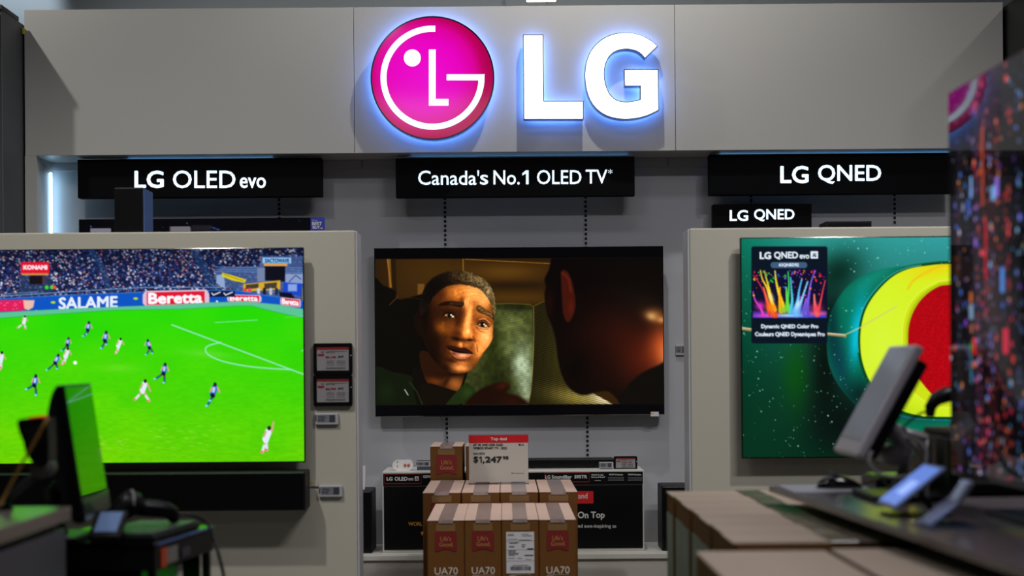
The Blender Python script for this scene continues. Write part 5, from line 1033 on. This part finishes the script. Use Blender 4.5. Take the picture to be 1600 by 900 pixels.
along(0, LEN, 0, .012, ZT0, ZT1, 'bezel', M_BLACKG, .0015); along(.1, LEN - .1, .0125, .05, ZT0 + .05, ZT1 - .25, 'rear_housing', M_SATIN, .01)
along(.25, LEN - .25, -.02, .16, zc, zc + .012, 'base_plate', mat('stand_metal', (70, 76, 96), .2, .6), .003); along(.5, LEN - .5, .014, .04, zc + .0125, ZT0 + .06, 'stand_neck', M_SATIN, .003)

# ------------------------------------------------------------------ near left: counter, cart, monitor, scanner
zl = 1.12; xe = -.907; yl = 2.96
o = empty('sales_counter', (-1.8, 3.0, 0), 'grey sales counter with a pale worktop at the bottom left corner', 'counter')
MB().box(-2.8, xe, 1.4, yl, zl - .03, zl, .003).build('worktop', mat('left_worktop', (112, 104, 96), .22, noise=.05, nscale=10), o)
MB().box(-2.75, xe - .010, 1.45, yl - .01, .08, zl - .045).build('cabinet', mat('left_cabinet', (76, 76, 84), .4), o); MB().box(-2.7, xe - .03, 1.5, yl - .04, 0, .0795).build('plinth', M_BLACK, o); MB().box(-2.7, xe - .025, 1.5, yl - .03, zl - .0448, zl - .0302).build('shadow_gap', M_BLACK, o)
# open black equipment cart
zk = 1.02; rt = math.radians(9)
def rot(o, ax, ay, a):   # rotate a thing about its base
    pass
o = empty('equipment_cart', (-.95, 3.30, 0), 'black open equipment cart with labels on its side, beside the left counter', 'cart')
base = Vector((-.775, 3.13, 0)); Mr = Matrix.Translation(base) @ Matrix.Rotation(-rt, 4, 'Z')
def cb(x0, x1, y0, y1, z0, z1, name, m, bev=.003): mb = MB(); mb.box(x0, x1, y0, y1, z0, z1, bev, 2, Mr); return mb.build(name, m, o)
cb(-.30, 0, 0, .36, zk - .012, zk, 'top', M_BLACKG, .004); cb(-.298, -.002, .002, .358, zk - .062, zk - .0125, 'drawer', M_SATIN)
cb(-.295, -.004, .004, .355, zk - .145, zk - .135, 'shelf', M_BLACKG); cb(-.298, -.002, .002, .358, zk - .235, zk - .1455, 'lower_drawer', M_SATIN); cb(-.295, -.004, .004, .355, .05, zk - .24, 'cabinet', M_BLACK)
cb(-.29, -.03, .335, .345, zk - .1348, zk - .0627, 'back_panel', M_BLACK, .001); cb(-.294, -.285, .03, .33, zk - .1348, zk - .0627, 'side_panel', M_BLACK, .001)
for x, y in ((-.295, .004), (-.295, .33), (-.022, .33), (-.022, .004)): cb(x, x + .018, y, y + .018, zk - .1348, zk - .0625, 'post', M_BLACK)
cb(-.29, -.01, .01, .35, 0, .0495, 'foot', M_BLACK)
cb(.0, .0022, .01, .35, zk - .006, zk - .001, 'blue_edge', mat('blue_reflective_edge', (70, 110, 190), .15, .7), .0005); cb(.0, .0022, .01, .35, zk - .1445, zk - .1375, 'blue_edge', MATS['blue_reflective_edge'], .0005)
cb(-.0016, .0018, .03, .06, zk - .058, zk - .016, 'orange_label', mat('orange_sticker', (190, 66, 26), .5), .0005); cb(-.0016, .0014, .063, .125, zk - .054, zk - .018, 'grey_label', mat('grey_sticker', (110, 108, 104), .5, noise=.3, nscale=300), .0005)
cb(-.0016, .0014, .15, .20, zk - .05, zk - .03, 'dark_label', mat('lilac_dark', (56, 54, 66), .5), .0005)
cb(-.12, -.03, .20, .23, zk - .1345, zk - .075, 'white_card', M_SHIP, .001); cb(-.13, -.03, .15, .24, zk - .1345, zk - .122, 'green_light', mat('green_lamp', (40, 160, 40), .4, emit=(40, 190, 40), es=.5), .002)
# keyboard
o = empty('keyboard', (-.87, 3.3, zk), 'dark keyboard lying on top of the black cart', 'keyboard')
Mk = Matrix.Translation(base) @ Matrix.Rotation(-rt, 4, 'Z')
mb = MB(); mb.box(-.165, -.012, .02, .30, zk + .0005, zk + .014, .004, 2, Mk); mb.build('keyboard_body', M_SATIN, o)
mb = MB()
for i in range(5):
    for j in range(16): mb.box(-.160 + i * .029, -.160 + i * .029 + .025, .027 + j * .0168, .027 + j * .0168 + .014, zk + .0142, zk + .019, .001, 1, Mk)
mb.build('keys', mat('keycaps', (40, 44, 48), .35), o)
# handheld scanner lying on the cart
o = empty('barcode_scanner', (-.85, 3.3, zk + .02), 'black handheld barcode scanner lying on the keyboard of the cart', 'scanner')
def sk(pts, m, name, par, n=14): return MB().tube([P(x, y, Y) for x, y, Y in pts], [r_ for r_ in RR], n).build(name, m, par)
RR = [.017, .022, .029, .031, .026]; sk([(180, 817, 3.26), (187, 805, 3.27), (196, 793, 3.28), (205, 786, 3.29), (214, 788, 3.30)], M_BLACK, 'head', o)
RR = [.021, .020, .020, .019, .017, .013]; sk([(212, 792, 3.30), (228, 794, 3.31), (246, 795, 3.33), (260, 797, 3.34), (269, 802, 3.35), (273, 813, 3.36)], M_BLACK, 'handle', o)
RR = [.0315, .0315]; sk([(203.5, 786, 3.289), (206.5, 786, 3.291)], M_GREY, 'trim_ring', o)
o = MB().tube(cr([tuple(P(275, 803, 3.36)), tuple(P(300, 805, 3.38)), tuple(P(322, 816, 3.40)), tuple(P(334, 840, 3.38)), tuple(P(343, 872, 3.36)), tuple(P(350, 905, 3.36)), tuple(P(352, 960, 3.36))], 6, False), .004, 8).build('scanner_cable', M_BLACK); tag(o, 'black cable drooping from the scanner over the right side of the cart', 'cable')
# blue-white small device
o = empty('card_reader', (-.97, 3.3, zk), 'small pale blue tilted card reader on the left end of the cart top', 'card reader')
c0_ = Vector((-.925, 3.135, zk + .002)); eh = Vector((0, .08, .05)).normalized()
panel(c0_, Vector((1, 0, 0)), eh, .07, .095, .018, 'body', M_SATIN, o, .004, (0, 0), -.0); panel(c0_, Vector((1, 0, 0)), eh, .05, .07, .0015, 'screen', mat('pale_blue_plastic', (120, 146, 190), .2), o, .0003, (.012, .014), .0185)
# left monitor, leaning back, facing right
yn, yf = 3.06, 3.40
B0 = P(127, 785, yn); T0 = P(99, 601, yn); eh = (T0 - B0); Hh = eh.length; eh.normalize(); ew = Vector((-.115, 1, 0)).normalized(); Wd = .335
nrm = eh.cross(ew).normalized();  nrm = nrm if nrm.x > 0 else -nrm
o = empty('sales_monitor', (-1.03, 3.25, zk), 'black monitor on the cart at left, its glossy screen mirroring the green pitch', 'monitor')
def pan(x0, x1, h0, h1, t0, t1, name, m, bev=.003):
    M = Matrix.Identity(4)
    for i in range(3): M[i][0] = ew[i]; M[i][1] = nrm[i]; M[i][2] = eh[i]
    M.translation = B0; mb = MB(); mb.box(x0, x1, t0, t1, h0, h1, bev, 3, M); return mb.build(name, m, o)
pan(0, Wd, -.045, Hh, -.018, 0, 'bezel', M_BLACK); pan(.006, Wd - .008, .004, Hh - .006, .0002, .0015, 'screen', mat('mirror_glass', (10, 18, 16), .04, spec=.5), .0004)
pan(.004, Wd - .004, -.042, .0, .0002, .004, 'chin', mat('chin_grey', (44, 44, 46), .25), .001)
# bulging back
mb = MB(); Nn = 12
for sgn in (0,):
    prof = [(-.019, Hh - .004), (-.030, Hh - .02), (-.045, Hh * .75), (-.052, Hh * .5), (-.050, Hh * .25), (-.04, .02), (-.026, -.035), (-.019, -.04)]
    pr = [tuple(q) for q in cr(prof, 4, False)]
    mb.prism(pr, lambda a_, b_, k: B0 + ew * (.006 if k == 0 else Wd - .006) + nrm * a_ + eh * b_)
mb.build('rear_housing', M_SATIN, o)
pc = B0 + ew * (Wd * .5) + eh * .06 - nrm * .05
MB().tube([pc, pc + Vector((-.03, 0, -.04)), Vector((pc.x - .02, pc.y, zk + .014))], [.016, .018, .02], 12).build('neck', M_BLACK, o); MB().box(pc.x - .06, pc.x + .04, pc.y - .08, pc.y + .08, zk, zk + .014, .005, 3).build('base', M_BLACK, o)
# card terminal on an arm behind the monitor
o = empty('payment_terminal', (-1.19, 3.3, zl), 'black payment terminal with a red strip on a grey arm behind the left monitor', 'payment terminal')
YT_ = 2.86
prism_px('body', [(26, 660), (31, 655), (60, 652), (74, 654), (76, 690), (76, 720), (66, 728), (50, 722), (40, 708), (36, 690), (30, 676)], YT_, YT_ + .05, M_BLACK, o)
prism_px('keypad', [(38, 668), (62, 664), (66, 690), (45, 694)], YT_ - .004, YT_ - .0005, M_SATIN, o); prism_px('red_strip', [(44, 651.8), (64, 649.5), (64, 652.3), (44, 654.3)], YT_, YT_ + .04, mat('red_led', (190, 20, 14), .4, emit=(200, 20, 10), es=.6), o)
MB().tube([P(68, 730, 2.89), P(40, 755, 2.89), P(6, 784, 2.89)], .0085, 10).build('arm', M_DARK, o); q0 = P(68, 730, 2.89); MB().tube([q0 + Vector((0, -.018, 0)), q0 + Vector((0, .02, 0))], .022, 16).build('joint', mat('joint_grey', (74, 72, 74), .4), o)
q1 = P(6, 784, 2.89); MB().tube([(q1.x, 2.89, q1.z), (q1.x, 2.89, zl)], [.012, .02], 10).build('foot', M_BLACK, o)
MB().tube([P(71, 738, 2.9), P(73, 760, 2.9), P(74, 783, 2.92)], .003, 8).build('cord', M_BLACK, o)
o = MB().tube([P(75, 652, 2.80), P(66, 668, 2.80), P(52, 694, 2.80), P(38, 718, 2.80), P(30, 732, 2.80), P(14, 762, 2.80), P(2, 786, 2.80), P(-10, 798, 2.78)], [.0028] * 8, 8).build('gold_lanyard', mat('gold_cord', (150, 112, 40), .5)); tag(o, 'gold lanyard hanging down beside the payment terminal at left', 'lanyard')
